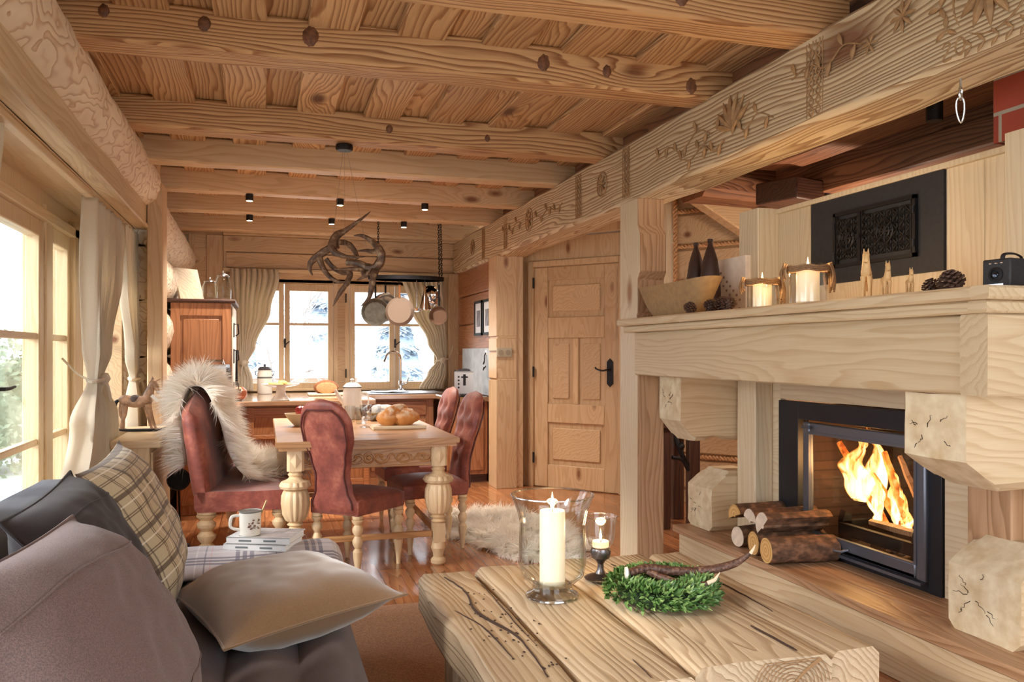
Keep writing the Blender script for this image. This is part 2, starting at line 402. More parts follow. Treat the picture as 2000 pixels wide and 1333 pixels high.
tag(m.build('column', wood('z', 'door'), bevel=.003), 'grooved wooden post with the light switch beside the kitchen opening', 'post', kind='structure')

# ------------------------------------------------------------------ far wall with two windows
FY = 9.5
m = MB()
for (x0, x1, z0, z1) in [(-1.1, -.43, 0, 2.76), (-.43, -.35, .8, 2.2), (2.0, 2.75, 0, 2.76), (-.43, 2.0, 0, .84), (-.43, 2.0, 2.06, 2.12)]:
    m.box(x0, FY, z0, x1, FY+.15, z1)
m.box(.785, FY, .82, .875, FY+.15, 2.15)
for i, (z0, z1) in enumerate([(2.10, 2.2), (2.21, 2.38), (2.385, 2.56), (2.56, 2.76)]): m.rbeam('x', -.43, 2.2, FY-.0-.02*i, FY+.15, z0, z1, .008, .002, .3)
st(m.build('wall_back', wood('x', 'wall'), bevel=.004))
m = MB(); m.box(-.43, FY-.035, 0, -.40, FY+.02, 2.56); m.box(-.60, FY-.02, 0, -.43, FY, 2.56); m.box(-.78, FY-.04, 0, -.72, FY, 2.56)
m.box(2.05, FY-.1, 0, 2.2, FY, 2.2); m.box(2.0, FY-.03, .9, 2.05, FY, 2.2)
st(m.build('trim_1', wood('z', 'wall'), bevel=.004))
m = MB(); m.box(-.43, FY-.05, 2.165, 2.05, FY, 2.195); m.box(-.43, FY-.09, 2.185, 2.05, FY, 2.20)
st(m.build('trim_2', wood('x', 'frame'), bevel=.004))
def casement(name, xs, y, z0, z1, lab, handle_x, px=.055):
    """window_n: outer frame, sashes as parts, each with its pane"""
    xa, xb = xs[0], xs[-1]
    m = MB(); m.box(xa-.05, y, z0-.05, xa, y+.1, z1+.05); m.box(xb, y, z0-.05, xb+.05, y+.1, z1+.05); m.box(xa, y, z1, xb, y+.1, z1+.05); m.box(xa, y, z0-.05, xb, y+.1, z0)
    w_ = st(m.build(name, wood('z', 'frame'), bevel=.004), lab)
    for a, b in zip(xs[:-1], xs[1:]):
        s_ = MB(); a += .004; b -= .004; zm = z0+(z1-z0)*.62
        s_.box(a, y-.02, z0, a+px, y+.05, z1); s_.box(b-px, y-.02, z0, b, y+.05, z1)
        s_.box(a+px, y-.02, z0, b-px, y+.05, z0+.08); s_.box(a+px, y-.02, z1-.08, b-px, y+.05, z1); s_.box(a+px, y-.005, zm-.014, b-px, y+.04, zm+.014)
        so = s_.build('sash', wood('z', 'frame'), w_, bevel=.004)
        MB().box(a+px, y+.015, z0+.08, b-px, y+.021, z1-.08).build('pane', glass, so)
    h = MB(); h.tube([(handle_x, y-.03, 1.36), (handle_x, y-.05, 1.36), (handle_x-.01, y-.055, 1.42)], [.008, .008, .006], 6); h.box(handle_x-.01, y-.03, 1.34, handle_x+.01, y-.02, 1.44)
    h.tube([(handle_x+.0, y-.05, 1.37), (handle_x+.05, y-.052, 1.41)], .006, 6)
    h.build('window_handle', iron, w_)
    for hx in (xa-.005, xb+.005):
        for hz in (z0+.12, z1-.12): pass
    return w_
casement('window_1', [-.30, .208, .74], FY, .87, 2.05, 'left kitchen window with two sashes', .215)
casement('window_2', [.92, 1.43, 1.95], FY, .87, 2.05, 'right kitchen window with two sashes', 1.435)
for z in (1.05, 1.9): MB().box(.873, FY-.03, z-.05, .885, FY-.005, z+.05).build('hinge', iron, D.objects['window_2'])
st(MB().box(-.4, FY-.06, .86, 2.0, FY, .885).build('window_sill', wood('x', 'frame'), bevel=.004))

# right side wall of the kitchen corner
m = MB()
for i in range(8): m.rbeam('y', 7.6, FY, 2.16, 2.26, .32*i, .32*i+.315, .012, .003, .3)
st(m.build('wall_right_kitchen', wood('y', 'kit')))
tag(MB().box(2.138, 7.85, .856, 2.148, 9.1, 1.33).build('splashback', plain('grey_plaster', (176, 180, 184), .6, 0, 9, .15)), 'grey plaster splashback panel behind the toaster', 'splashback')

# diagonal wall with the inner door: local x runs from kitchen to the right, local -y faces the room
A0 = Vector((2.47, 7.575, 0)); ang = math.atan2(6.505-7.554, 3.388-2.49)
AW = TR(A0.x, A0.y, 0, ang)
m = MB(); m.box(2.05, 7.5, 0, 2.50, 7.9, 2.2); 
m = MB()
m.box(-.26, .0, 0, -.03, .12, 2.6, AW)
m.rbeam('x', -.03, 1.0, .0, .12, 2.16, 2.38, .008, .002, .2, AW); m.rbeam('x', -.03, 1.0, .0, .12, 2.385, 2.75, .008, .002, .2, AW)
m.box(2.2, 7.52, 0, 2.36, 7.62, 2.6)
st(m.build('wall_diagonal', wood('z', 'door'), bevel=.004))
m = MB(); m.box(-.04, -.025, 0, .02, .02, 2.16, AW); m.box(.02, -.025, 2.10, .92, .02, 2.16, AW); m.box(.92, -.025, 0, .98, .02, 2.16, AW)
st(m.build('door_frame', wood('z', 'door'), bevel=.006))
dr = MB()
dr.box(.0, .02, .0, .94, .05, 2.12, AW)
DO = dr.build('door_1', wood('z', 'door')); st(DO, 'panelled pine door in the diagonal wall')
pm = MB()
for (a, b, c, d) in [(.17, .77, .42, .86), (.17, .44, 1.02-.02, 1.52), (.50, .77, 1.0, 1.52)]: pass
def panel(mb, x0, x1, z0, z1, M):
    mb.box(x0, .004, z0, x1, .02, z1, M)
pm = MB()   # stiles and rails stand proud; panels bevelled
for (x0, x1, z0, z1) in [(.022, .17, .006, 2.096), (.77, .918, .006, 2.096), (.17, .77, .006, .22), (.17, .77, .62, .80), (.17, .77, 1.42, 1.62), (.17, .77, 1.97, 2.096), (.44, .50, .80, 1.42)]:
    pm.box(x0, .0, z0, x1, .02, z1, AW)
pm.build('door_rails', wood('z', 'door'), DO, bevel=.006)
pm = MB()
for (x0, x1, z0, z1) in [(.2, .74, .25, .59), (.2, .415, .83, 1.39), (.525, .74, .83, 1.39), (.2, .74, 1.65, 1.94)]:
    pm.box(x0+.02, .006, z0+.02, x1-.02, .02, z1-.02, AW)
pm.build('door_panels', wood('x', 'door'), DO, bevel=.008)
for z in (.28, 1.1, 1.95):
    MB().tube([A0+Vector((0, 0, 0)) and (AW @ Vector((.03, -.03, z-.05))), AW @ Vector((.03, -.03, z+.05))], .010, 8).build('hinge', iron, DO)
h = MB(); h.prism([(.80, 1.0), (.83, .97), (.86, 1.0), (.86, 1.2), (.83, 1.23), (.80, 1.2)], 'y', -.012, 0, AW)
h.tube([AW @ Vector(p) for p in spl([(.83, -.01, 1.13), (.83, -.06, 1.13), (.78, -.065, 1.12), (.72, -.06, 1.135), (.705, -.055, 1.15)], 5)], .008, 8)
h.build('door_handle', iron, DO)
# continuation of the diagonal wall, right of the door, and the log wall with rope joints
m = MB(); m.box(.98, -.05, 0, 1.47, .1, 3.1, AW)
st(m.build('wall_diagonal_right', wood('z', 'pale'), bevel=.004))
m = MB()
for i in range(9): m.rbeam('x', 1.47, 3.6, -.02, .16, .3*i+.1, .3*i+.385, .03, .006, .2, AW)
m.box(1.47, .14, 0, 3.6, .2, 3.2, AW); m.box(1.47, -.015, 0, 3.6, .14, .105, AW)
lw = st(m.build('wall_log', wood('x', 'wall')), 'log wall with twisted rope joints')
m = MB()
def rope(mb, a, b, r=.017, tw=100):
    a, b = Vector(a), Vector(b); n = int((b-a).length/.006); ax = (b-a).normalized()
    u = ax.orthogonal().normalized(); v = ax.cross(u)
    for ph in (0, PI):
        mb.tube([a+(b-a)*i/n+u*(r*.6*math.cos(tw*(b-a).length*i/n+ph))+v*(r*.6*math.sin(tw*(b-a).length*i/n+ph)) for i in range(n+1)], r*.62, 5)
for i in range(1, 9): rope(m, AW @ Vector((1.48, -.03, .3*i+.095)), AW @ Vector((2.9, -.03, .3*i+.095)))
rope(m, AW @ Vector((1.475, -.055, .1)), AW @ Vector((1.475, -.055, 2.9)), .018, 90); rope(m, AW @ Vector((-.045-.12, -.012, .02)), AW @ Vector((-.045-.12, -.012, 2.15)), .008)
rope(m, AW @ Vector((1.22, -.055, 1.4)), AW @ Vector((1.22, -.055, 2.9)))
m.build('rope_joint', plain('twisted_rope_joint', (206, 160, 116), .8, 0, 60, .3), lw)
# right part of the house: floor level wall, sloping dark roof
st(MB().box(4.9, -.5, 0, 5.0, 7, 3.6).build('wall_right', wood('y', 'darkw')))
m = MB()
RT = lambda x: 3.55-(x-2.3)*.42
for i in range(14):
    x0 = 2.3+i*.2
    m.add([(x0, -.9, RT(x0)), (x0+.19, -.9, RT(x0+.19)), (x0+.19, 8, RT(x0+.19)), (x0, 8, RT(x0)), (x0, -.9, RT(x0)+.03), (x0+.19, -.9, RT(x0+.19)+.03), (x0+.19, 8, RT(x0+.19)+.03), (x0, 8, RT(x0)+.03)],
          [(0,1,2,3),(7,6,5,4),(0,4,5,1),(1,5,6,2),(2,6,7,3),(3,7,4,0)])
m.box(2.25, -.9, 2.57, 2.35, 8, 3.7)
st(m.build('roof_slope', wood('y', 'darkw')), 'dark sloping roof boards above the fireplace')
st(MB().box(2.2, -.9, 3.62, 5.1, 8.2, 3.66).build('roof_cover', plain('roof_board', (110, 80, 55), .8)))
for i, y in enumerate((1.4, 3.0, 4.6)):
    m = MB(); mm = Matrix.Translation((2.3, y, 3.36)) @ Matrix.Rotation(math.atan(.42), 4, 'Y')
    m.rbeam('x', 0, 2.9, 0, .14, 0, .17, .01, .004, .2, mm)
    tag(m.build('rafter', wood('x', 'darkw')), 'dark rafter under the sloping roof, %s' % ['nearest', 'middle one', 'farthest'][i], 'rafter', 'dark rafters', 'structure')

# ------------------------------------------------------------------ left side: bay with french window, header, logs
BX = -1.17
m = MB(); m.rbeam('y', .6, 6.55, -1.0, -.81, 2.18, 2.36, .02, .004, .2)
st(m.build('lintel', wood('y', 'mantel')), 'long pale header beam over the window bay')
m = MB(); m.rbeam('y', .6, 6.5, -.83, -.795, 2.175, 2.205, .008, .002, .3)
st(m.build('trim_3', wood('y', 'mantel')))
# bulging log above the header
def logf(cx, cz, r, y0, y1, wob=.03, n=20, seed=0):
    m = MB(); k = int((y1-y0)/.08); vs = []
    for i in range(k+1):
        y = y0+(y1-y0)*i/k
        for j in range(n):
            q = 2*PI*j/n; rr = r*(1+.10*noise.noise(Vector((y*1.6+seed, math.cos(q)*1.3, math.sin(q)*1.3)))+.035*noise.noise(Vector((y*7+seed, math.cos(q)*4, math.sin(q)*4))))
            vs.append((cx+rr*math.cos(q), y, cz+rr*math.sin(q)))
    fs = [(i*n+j, i*n+(j+1) % n, (i+1)*n+(j+1) % n, (i+1)*n+j) for i in range(k) for j in range(n)]
    fs += [tuple(range(n)), tuple(k*n+j for j in range(n))[::-1]]
    return m.add(vs, fs)
def logmat():
    m = NT('weathered_log'); ob = m.obj()
    q = m.vm('MULTIPLY', ob, (2.2, .9, 2.2)); n1 = m.n('ShaderNodeTexNoise', {'Vector': q, 'Scale': 1.7, 'Detail': 3}).outputs['Fac']
    fr = m.math('FRACT', m.math('MULTIPLY', n1, 15.)); b = m.ramp(fr, [(0, (0,0,0,1)), (.6, (.2,.2,.2,1)), (.9, (1,1,1,1)), (1, (0,0,0,1))])
    c = m.mix(b, S(240, 224, 200), S(208, 176, 146)); m.set(Base_Color=c, Roughness=.7); m.bump(m.math('MULTIPLY', b, -1.), .6, .006); return m.m
LM = logmat()
st(logf(-.90, 2.50, .185, .6, 6.5).build('wall_log_left', LM), 'rounded weathered log above the window bay')
st(MB().box(-1.6, .6, 2.36, -1.0, 6.6, 2.8).build('wall_left_upper', wood('y', 'mantel')))
m = MB()
for i in range(3): m.box(-1.3, .6, 2.175+.001*i, -.9, 6.5, 2.185)
st(m.build('bay_soffit', wood('y', 'frame')))
m = MB(); m.box(-1.05, 5.0-1.6, 2.13, -.93, 5.07, 2.17); m.box(-.96, .8, 2.14, -.92, 5.07, 2.175)
m = MB(); m.box(-.95, .8, 2.14, -.91, 5.05, 2.174)
tag(m.build('curtain_rail', wood('y', 'frame'), bevel=.004), 'wooden curtain rail under the bay header', 'curtain rail')
# kitchen log wall (rough rounded log ends one above another)
lg = MB()
for i in range(6):
    q = logf(-.93, .2+.42*i, .225, 6.68, 9.5, seed=i*7); lg.add(q.v, q.f)
st(lg.build('wall_left_kitchen', LM), 'rounded weathered logs of the kitchen side wall')
st(MB().box(-1.3, 6.6, 0, -1.0, 9.6, 2.8).build('wall_left_outer', wood('y', 'wall')))
# post between bay and kitchen
m = MB(); m.box(-.805, 6.4, 0, -.70, 6.67, 2.5)
st(m.build('column_bay', wood('z', 'wall'), bevel=.008), 'tall wooden post at the end of the window bay')
st(MB().rbeam('y', 6.42, 6.62, -.80, -.74, 2.5, 2.7, .01).build('trim_4', wood('z', 'wall')))
# bay end wall and window wall framing
m = MB(); m.box(-1.25, 7.1, 0, -.8, 7.2, 2.5); st(m.build('wall_bay_end', wood('z', 'wall')))
m = MB()
m.box(BX-.12, .6, 2.03, BX, 7.15, 2.2)                       # lintel over the windows
m.box(BX-.12, .6, -.05, BX, 7.15, .0)
m.box(BX-.1, 5.09, 0, BX+.02, 5.23, 2.1)                        # post between door and fixed light
m.box(BX-.1, 5.72, 0, BX+.04, 5.95, 2.1)
m.box(BX-.1, 6.9, 0, BX+.04, 7.1, 2.1); m.box(BX-.1, 5.95, 0, BX+.03, 6.9, .7)
st(m.build('wall_left_window_posts', wood('z', 'frame'), bevel=.006))
st(MB().box(BX, .6, 2.0, BX+.04, 7.1, 2.06).build('trim_5', wood('y', 'frame'), bevel=.006))
def side_window(name, y0, y1, z0, z1, muns, label, stile=.09, rail=.09, vert=None):
    m = MB(); x0, x1 = BX-.06, BX+.01
    m.box(x0, y0, z0, x1, y0+stile, z1); m.box(x0, y1-stile, z0, x1, y1, z1)
    m.box(x0, y0+stile, z0, x1, y1-stile, z0+rail); m.box(x0, y0+stile, z1-rail, x1, y1-stile, z1)
    for z in muns: m.box(x0+.015, y0+stile, z-.018, x1-.01, y1-stile, z+.018)
    if vert: m.box(x0+.015, vert-.018, z0, x1-.01, vert+.018, z1)
    o = st(m.build(name, wood('z', 'frame'), bevel=.006), label)
    MB().box(BX-.03, y0+stile, z0+rail, BX-.024, y1-stile, z1-rail).build('pane', glass, o)
    return o
d2 = side_window('door_2', 4.12, 5.08, .04, 2.0, [.80, 1.37], 'glazed terrace door leaf with wooden bars')
d3 = side_window('door_3', 3.14, 4.10, .04, 2.0, [.80, 1.37], 'second glazed terrace door leaf')
side_window('window_3', 5.235, 5.715, .1, 2.0, [.80, 1.37], 'narrow fixed window beside the terrace door', .05)
side_window('window_4', 5.97, 6.88, .72, 2.0, [1.4], 'small bay window behind the tied curtains', .07)
side_window('window_5', .7, 3.1, .04, 2.0, [.80, 1.37], 'window behind the sofa', .09, .09, 1.9)
h = MB(); h.box(BX+.01, 4.12, .98, BX+.025, 4.16, 1.22); h.tube([(BX+.02, 4.14, 1.12), (BX+.07, 4.14, 1.12), (BX+.075, 4.2, 1.12), (BX+.07, 4.3, 1.125)], [.009, .009, .008, .006], 8)
h.build('door_handle', iron, d2)
st(MB().box(BX-.2, .6, -.1, BX-.02, 7.1, .04).build('door_sill', wood('y', 'frame')))

m = MB(); m.box(-1.6, -.95, 0, .5, -.85, 2.8); m.box(.5, -.95, 0, 2.9, -.85, .25); m.box(.5, -.95, 2.2, 2.9, -.85, 2.8); m.box(2.9, -.95, 0, 5.0, -.85, 3.7)  # added behind the camera to cut the light on the foreground
st(m.build('wall_rear_light_block', wood('x', 'wall')), 'unseen rear wall added to cut the light, with an opening that lets some in')
# ================================================================== KITCHEN
KW = wood('x', 'kit'); KZ = wood('z', 'kit')
top_m = NT('dark_oiled_worktop'); _n = top_m.n('ShaderNodeTexNoise', {'Vector': top_m.vm('MULTIPLY', top_m.obj(), (1, 12, 1)), 'Scale': 5.}).outputs['Fac']
top_m.set(Base_Color=top_m.mix(_n, S(168, 130, 100), S(128, 96, 72)), Roughness=.14, Coat_Weight=1., Coat_Roughness=.08); top_m = top_m.m
def raised(mb, x0, x1, z0, z1, y, dy=-.012):            # raised field facing -y
    mb.box(x0, y+dy, z0, x1, y+.002, z1)
t = thing('peninsula_cabinet', 'brown panelled wooden base cabinet behind the dining table', 'cabinet', (0, 0, 0))
MB().box(-.72, 7.80, 0, .94, 9.40, .80).build('body', KZ, t, bevel=.004)
m = MB()
for x in (-.70, -.15, .40, .88): m.box(x, 7.775, .03, x+.055, 7.80, .79)
for z in (.03, .70): m.box(-.70, 7.777, z, .93, 7.80, z+.085)
m.box(-.7, 7.777, .5, .93, 7.8, .54)
m.build('face_frame', KW, t, bevel=.005)
tag(MB().rbeam('x', -.78, .985, 7.70, 9.44, .802, .85, .008, .001, .4, sub=1).build('worktop', top_m), 'dark polished wooden worktop under the left kitchen window', 'worktop', 'kitchen worktops')
t = thing('base_cabinet', 'brown base cabinet left, under the tall cupboard', 'cabinet')
MB().box(-.66, 6.95, 0, -.28, 7.65, .80).build('body', KZ, t, bevel=.004)
MB().box(-.63, 6.935, .08, -.31, 6.95, .74).build('door', KZ, t, bevel=.006)
tag(MB().rbeam('x', -.70, -.2, 6.80, 7.695, .802, .85, .008, .001, .4, sub=1).build('worktop', wood('x', 'kit')), 'wooden worktop with an orange-brown edge beside the bay post', 'worktop', 'kitchen worktops')
t = thing('sink_cabinet', 'brown sink cabinet with a black drawer pull under the right window', 'cabinet')
MB().box(.995, 8.56, 0, 1.70, 9.38, .80).build('body', KZ, t, bevel=.004)
m = MB(); m.box(1.04, 8.54, .63, 1.62, 8.56, .78); d_ = m.build('drawer', KW, t, bevel=.008)
MB().tube([(1.26, 8.54, .705), (1.27, 8.515, .70), (1.33, 8.512, .695), (1.39, 8.515, .70), (1.40, 8.54, .705)], .008, 6).build('handle', iron, d_)
for x0 in (1.04, 1.34): MB().box(x0, 8.54, .06, x0+.28, 8.56, .60).build('door', KZ, t, bevel=.01)
tag(MB().rbeam('x', .99, 2.14, 8.47, 9.44, .802, .85, .008, .001, .4, sub=1).build('worktop', top_m), 'dark worktop holding the steel sink', 'worktop', 'kitchen worktops')
t = thing('corner_cabinet', 'orange-brown end cabinet below the toaster', 'cabinet')
MB().box(1.74, 7.93, .08, 2.12, 8.45, .80).build('body', KZ, t, bevel=.004)
MB().box(1.78, 7.915, .12, 2.08, 7.93, .76).build('side_panel', KZ, t, bevel=.008)
MB().box(1.725, 7.97, .12, 1.74, 8.42, .60).build('door', KZ, t, bevel=.006); MB().box(1.725, 7.97, .63, 1.74, 8.42, .78).build('drawer', KZ, t, bevel=.006)
MB().box(1.78, 7.96, 0, 2.12, 8.45, .08).build('plinth', wood('x', 'dark'), t)
tag(MB().rbeam('y', 7.88, 8.465, 1.70, 2.14, .802, .85, .008, .001, .4, sub=1).build('worktop', top_m), 'short dark worktop the toaster stands on', 'worktop', 'kitchen worktops')
# sink and tap
t = thing('kitchen_sink', 'round stainless steel sink set in the worktop', 'sink', (1.36, 8.86, .851))
m = MB(); m.rbeam('x', -.34, .45, -.27, .27, 0, .012, .004, 0, .2, sub=1); m.build('drainer', steel, t)
m = MB(); m.lathe([(.20, .012), (.215, .020), (.20, .024), (.185, .014), (.18, .013)], 28, (-.08, 0, 0)); m.build('basin_rim', steel, t)
t = thing('kitchen_tap', 'chrome swan-neck tap in front of the right window', 'tap', (1.455, 9.21, .851))
m = MB(); m.lathe([(.034, 0), (.034, .02), (.024, .03), (.024, .11), (.02, .12)], 16); m.build('base', chrome, t)
m = MB(); m.tube([(0, 0, .1), (0, 0, .36)] + [(-.085+.085*math.cos(a*PI/12), -.03*(a/12), .36+.085*math.sin(a*PI/12)) for a in range(1, 12)] + [(-.19, -.05, .335)], [.014]*13+[.013], 10); m.build('spout', chrome, t)
m = MB(); m.tube([(.02, 0, .08), (.06, -.02, .09), (.085, -.03, .16)], [.012, .01, .007], 8); m.build('lever', chrome, t)
# tall cupboard
t = thing('tall_cupboard', 'reddish brown antique cupboard standing on the left worktop', 'cupboard', (-.505, 7.3, .853))
MB().box(-.235, .02, 0, .235, .85, .845).build('body', KZ, t, bevel=.004)
m = MB()
for (x0, x1, z0, z1) in [(-.235, -.165, 0, .845), (.165, .235, 0, .845), (-.165, .165, 0, .1), (-.165, .165, .735, .845)]: m.box(x0, 0, z0, x1, .02, z1)
m.build('side_frame', KZ, t, bevel=.004)
m = MB(); m.box(-.14, .008, .125, .14, .02, .71); m.build('side_panel', KZ, t, bevel=.012)
m = MB(); m.rbeam('x', -.26, .27, -.03, .88, .845, .875, .01, .001, .2, sub=1); m.build('cornice', wood('x', 'dark'), t)
m = MB(); m.box(.238, .03, .01, .252, .82, .82); dd = m.build('door', plain('cream_painted_door', (214, 206, 190), .5), t, bevel=.004)
for z in (.12, .40, .62):
    m = MB(); m.box(.252, .04, z-.06, .262, .06, z+.06); m.tube([(.255, .05, z+.05), (.29, .05, z+.05), (.295, .05, z-.03), (.27, .05, z-.05)], .006, 6)
    m.build('hinge', iron, dd)
# hanging ladle / pan on the cupboard side
t = thing('ladle', 'dark ladle hanging on the cupboard edge by the left curtain', 'ladle', (-.225, 7.27, 1.30))
MB().tube([(.0, 0, .0), (0, -.005, -.30)], [.008, .011], 8).build('handle', iron, t); MB().lathe([(.001, -.045), (.035, -.03), (.042, 0), (.038, 0), (.03, -.025), (.001, -.038)], 14, (0, -.01, -.32)).build('bowl', steel, t)
t = thing('copper_pot', 'small round copper pot at the cupboard foot', 'pot', (-.235, 7.86, .852))
MB().lathe([(.04, 0), (.07, .02), (.085, .055), (.08, .09), (.055, .115), (.05, .12), (.045, .115), (.07, .06), (.03, .01)], 20).build('body', plain('worn_copper', (176, 106, 78), .3, .7), t)
# jars on the cupboard
def glass_jar(nm, x, y, r, h, lab):
    t = thing('glass_jar', lab, 'jar', (x, y, 1.729), 0, 'glass jars on the cupboard')
    MB().lathe([(r*.85, 0), (r, .02), (r*1.02, h*.7), (r*.8, h*.86), (r*.7, h*.9), (r*.72, h*.9), (r*.66, h*.9), (r*.75, h*.84), (r*.95, h*.68), (r*.93, .025), (.001, .02)], 28, flute=lambda z: (.06 if z < h*.7 else 0, 22)).build('body', thin_glass('ribbed_glass', (.97, .98, .97, 1), 2.2), t)
    l = MB().lathe([(.001, h*1.06), (r*.1, h*1.14), (r*.13, h*1.10), (r*.06, h*1.04), (r*.4, h*1.0), (r*.8, h*.95), (r*.84, h*.91), (r*.78, h*.9)][::-1], 24).build('lid', steel, t)
    return t
glass_jar('a', -.445, 7.47, .062, .17, 'shorter ribbed glass jar with silver lid on the cupboard')
glass_jar('b', -.345, 7.58, .068, .235, 'taller ribbed glass jar with knobbed lid on the cupboard')
m = MB(); m.box(-.012, -.13, 0, .012, .13, .29, TR(-.60, 7.60, 1.732, -.75, .0, -.30)); tag(m.build('cutting_board', wood('y', 'pale'), bevel=.004), 'pale wooden board leaning behind the glass jars', 'board')
m = MB(); m.box(-.08, -.05, 0, .08, .05, .2, TR(-.68, 7.55, 1.732, .3)); 
# bread bin / ribbed metal box
t = thing('metal_bread_bin', 'silver ribbed metal box on the worktop before the cupboard', 'box', (-.40, 7.08, .852), -.12)
m = MB(); m.rbeam('x', -.155, .115, -.09, .09, 0, .335, .012, 0, .3, sub=1); m.build('body', steel, t)
m = MB()
for i in range(14): m.box(-.055, -.097, .04+i*.019, .105, -.088, .05+i*.019)
m.build('ribbed_front', chrome, t)
m = MB(); m.box(.1155, -.06, .03, .13, .05, .31)
for i in range(5): m.ell((.135, -.07, .08+i*.05), .014, 8)
m.build('side_buttons', iron, t)
m = MB(); m.tube([(-.05, -.05, .335), (-.045, -.05, .365), (.085, -.05, .365), (.09, -.05, .335)], .011, 8); m.build('handle', chrome, t)
# cables
for i in range(3):
    m = MB(); m.tube(spl([(-.66+.05*i+.09*math.cos(a)*1.2, 6.90+.04*math.sin(a), .862+.012*(i+1)*(1+math.sin(a*.5))) for a in [k*.7 for k in range(9)]], 5), .005, 6)
    tag(m.build('black_cable', plain('black_rubber', (28, 26, 28), .5)), 'coiled black cable lying on the wooden worktop end', 'cable', 'black cables by the bay post')
# milk can
t = thing('milk_can', 'white enamel milk can with dark lid on the worktop', 'can', (.0, 9.06, .852))
MB().lathe([(.07, 0), (.075, .01), (.075, .21), (.066, .235), (.066, .25), (.001, .25)], 24).build('body', enamel, t)
m = MB(); m.lathe([(.078, .165), (.078, .18), (.0755, .18), (.0755, .165)], 24); m.build('band', plain('grey_band', (110, 112, 116), .4), t)
m = MB(); m.lathe([(.07, .25), (.072, .262), (.05, .285), (.012, .29), (.012, .31), (.001, .315)], 24); m.build('lid', plain('lid_grey', (92, 92, 98), .3, .5), t)
for s_ in (-1, 1): MB().tube([(s_*.068, 0, .24), (s_*.095, 0, .235), (s_*.09, 0, .2), (s_*.075, 0, .19)], .005, 6).build('handle', iron, t)
# cake stand with biscuits
t = thing('cake_stand', 'white footed cake stand on the worktop', 'cake stand', (.14, 7.83, .852))
MB().lathe([(.085, 0), (.08, .01), (.045, .05), (.04, .09), (.05, .115), (.1, .122), (.165, .14), (.168, .146), (.16, .146), (.1, .13), (.001, .128)], 32).build('dish', white_china, t)
for i in range(9):
    a = i*.75; r = .07 if i < 7 else .02
    m = MB(); m.ell((0, 0, 0), (.042, .034, .014), 12, amp=.2, nz=3)
    o = m.build('biscuit', plain('golden_biscuit', (206, 164, 92), .7, 0, 60, .3)); o.location = (.14+r*math.cos(a), 7.83+r*math.sin(a), .995+(.02 if i >= 7 else 0.0)); o.rotation_euler = (.15, .2*math.cos(a), a)
    tag(o, 'golden brown biscuit on the white cake stand', 'biscuit', 'biscuits on the cake stand')
t = thing('bread_loaf', 'dark round bread loaf on the sunlit worktop', 'bread', (.60, 8.62, .875))
MB().ell((0, 0, .055), (.125, .08, .075), 18, amp=.1, nz=2).build('crust', plain('dark_crust', (150, 96, 62), .8, 0, 30, .3), t)
MB().ell((0, -.074, .052), (.105, .012, .058), 18).build('cut_face', plain('bread_crumb', (200, 148, 104), .9, 0, 70, .2), t)
MB().rbeam('x', .42, .82, 8.48, 8.76, .852, .872, .005, 0, .2, sub=1).build('x', wood('x', 'pale'))
tag(D.objects['x'], 'white bread board under the dark loaf', 'board'); D.objects['x'].name = 'bread_board'
# toaster
t = thing('toaster', 'chrome toaster standing below the grey splashback', 'toaster', (1.90, 8.02, .852), -.25)
m = MB(); m.rbeam('y', -.12, .14, -.085, .085, .012, .27, .035, 0, .3, sub=2); m.build('body', plain('dark_toaster_body', (70, 68, 70), .25, .7), t)
m = MB(); m.rbeam('x', -.092, .092, -.135, -.118, .0, .25, .012, 0, .1, sub=1); f_ = m.build('front_panel', steel, t)
m = MB(); m.box(-.006, -.142, .11, .02, -.134, .22); m.box(-.025, -.15, .185, .04, -.134, .2)
m.build('lever', iron, t)
for i in range(4): MB().ell((-.05, -.137, .09+.035*i), .010, 8).build('button', iron, t)
MB().box(-.1, -.15, 0, .1, .15, .03).build('base', iron, t, bevel=.008)
MB().box(-.094, -.12, .02, -.086, .14, .26).build('side_panel', iron, t, bevel=.004)
MB().box(.0, -.1, .268, .03, .11, .272).build('slot', iron, t)
# frames on the side wall
for (y0, y1), lb in zip([(8.25, 8.56), (7.9, 8.2)], ['black framed photograph nearer the kitchen corner', 'black framed photograph nearer the grooved post']):
    t = thing('picture_frame', lb, 'picture', (2.158, (y0+y1)/2, 1.645), 0, 'pictures on the kitchen side wall')
    m = MB(); h = (y1-y0)/2
    for a in [(-h, -h+.025, -.18, .18), (h-.025, h, -.18, .18), (-h, h, -.18, -.155), (-h, h, .155, .18)]: m.box(-.022, a[0], a[2], -.002, a[1], a[3])
    m.build('frame', iron, t); MB().box(-.012, -h+.02, -.16, -.003, h-.02, .16).build('mount', plain('white_card', (222, 222, 226), .4), t)
    MB().box(-.014, -h*.45, -.09, -.012, h*.45, .08).build('photograph', plain('faded_photograph', (120, 116, 124), .5, 0, 14, .6), t)
t = thing('wall_hook', 'black double wire hook on the grey splashback', 'hook', (2.14, 8.05, 1.2))
m = MB(); m.tube(spl([(0, 0, .09), (-.02, .01, .05), (-.03, -.03, .01), (-.05, -.06, -.03), (-.05, -.10, -.01), (-.05, -.10, .03)], 5), .006, 6); m.tube(spl([(0, .02, -.05), (-.03, .0, -.08), (-.05, -.06, -.09), (-.05, -.09, -.06)], 5), .006, 6)
m.build('hook', iron, t)
MB().box(-.006, -.02, .06, .006, .03, .11).build('mount', white_china, t)
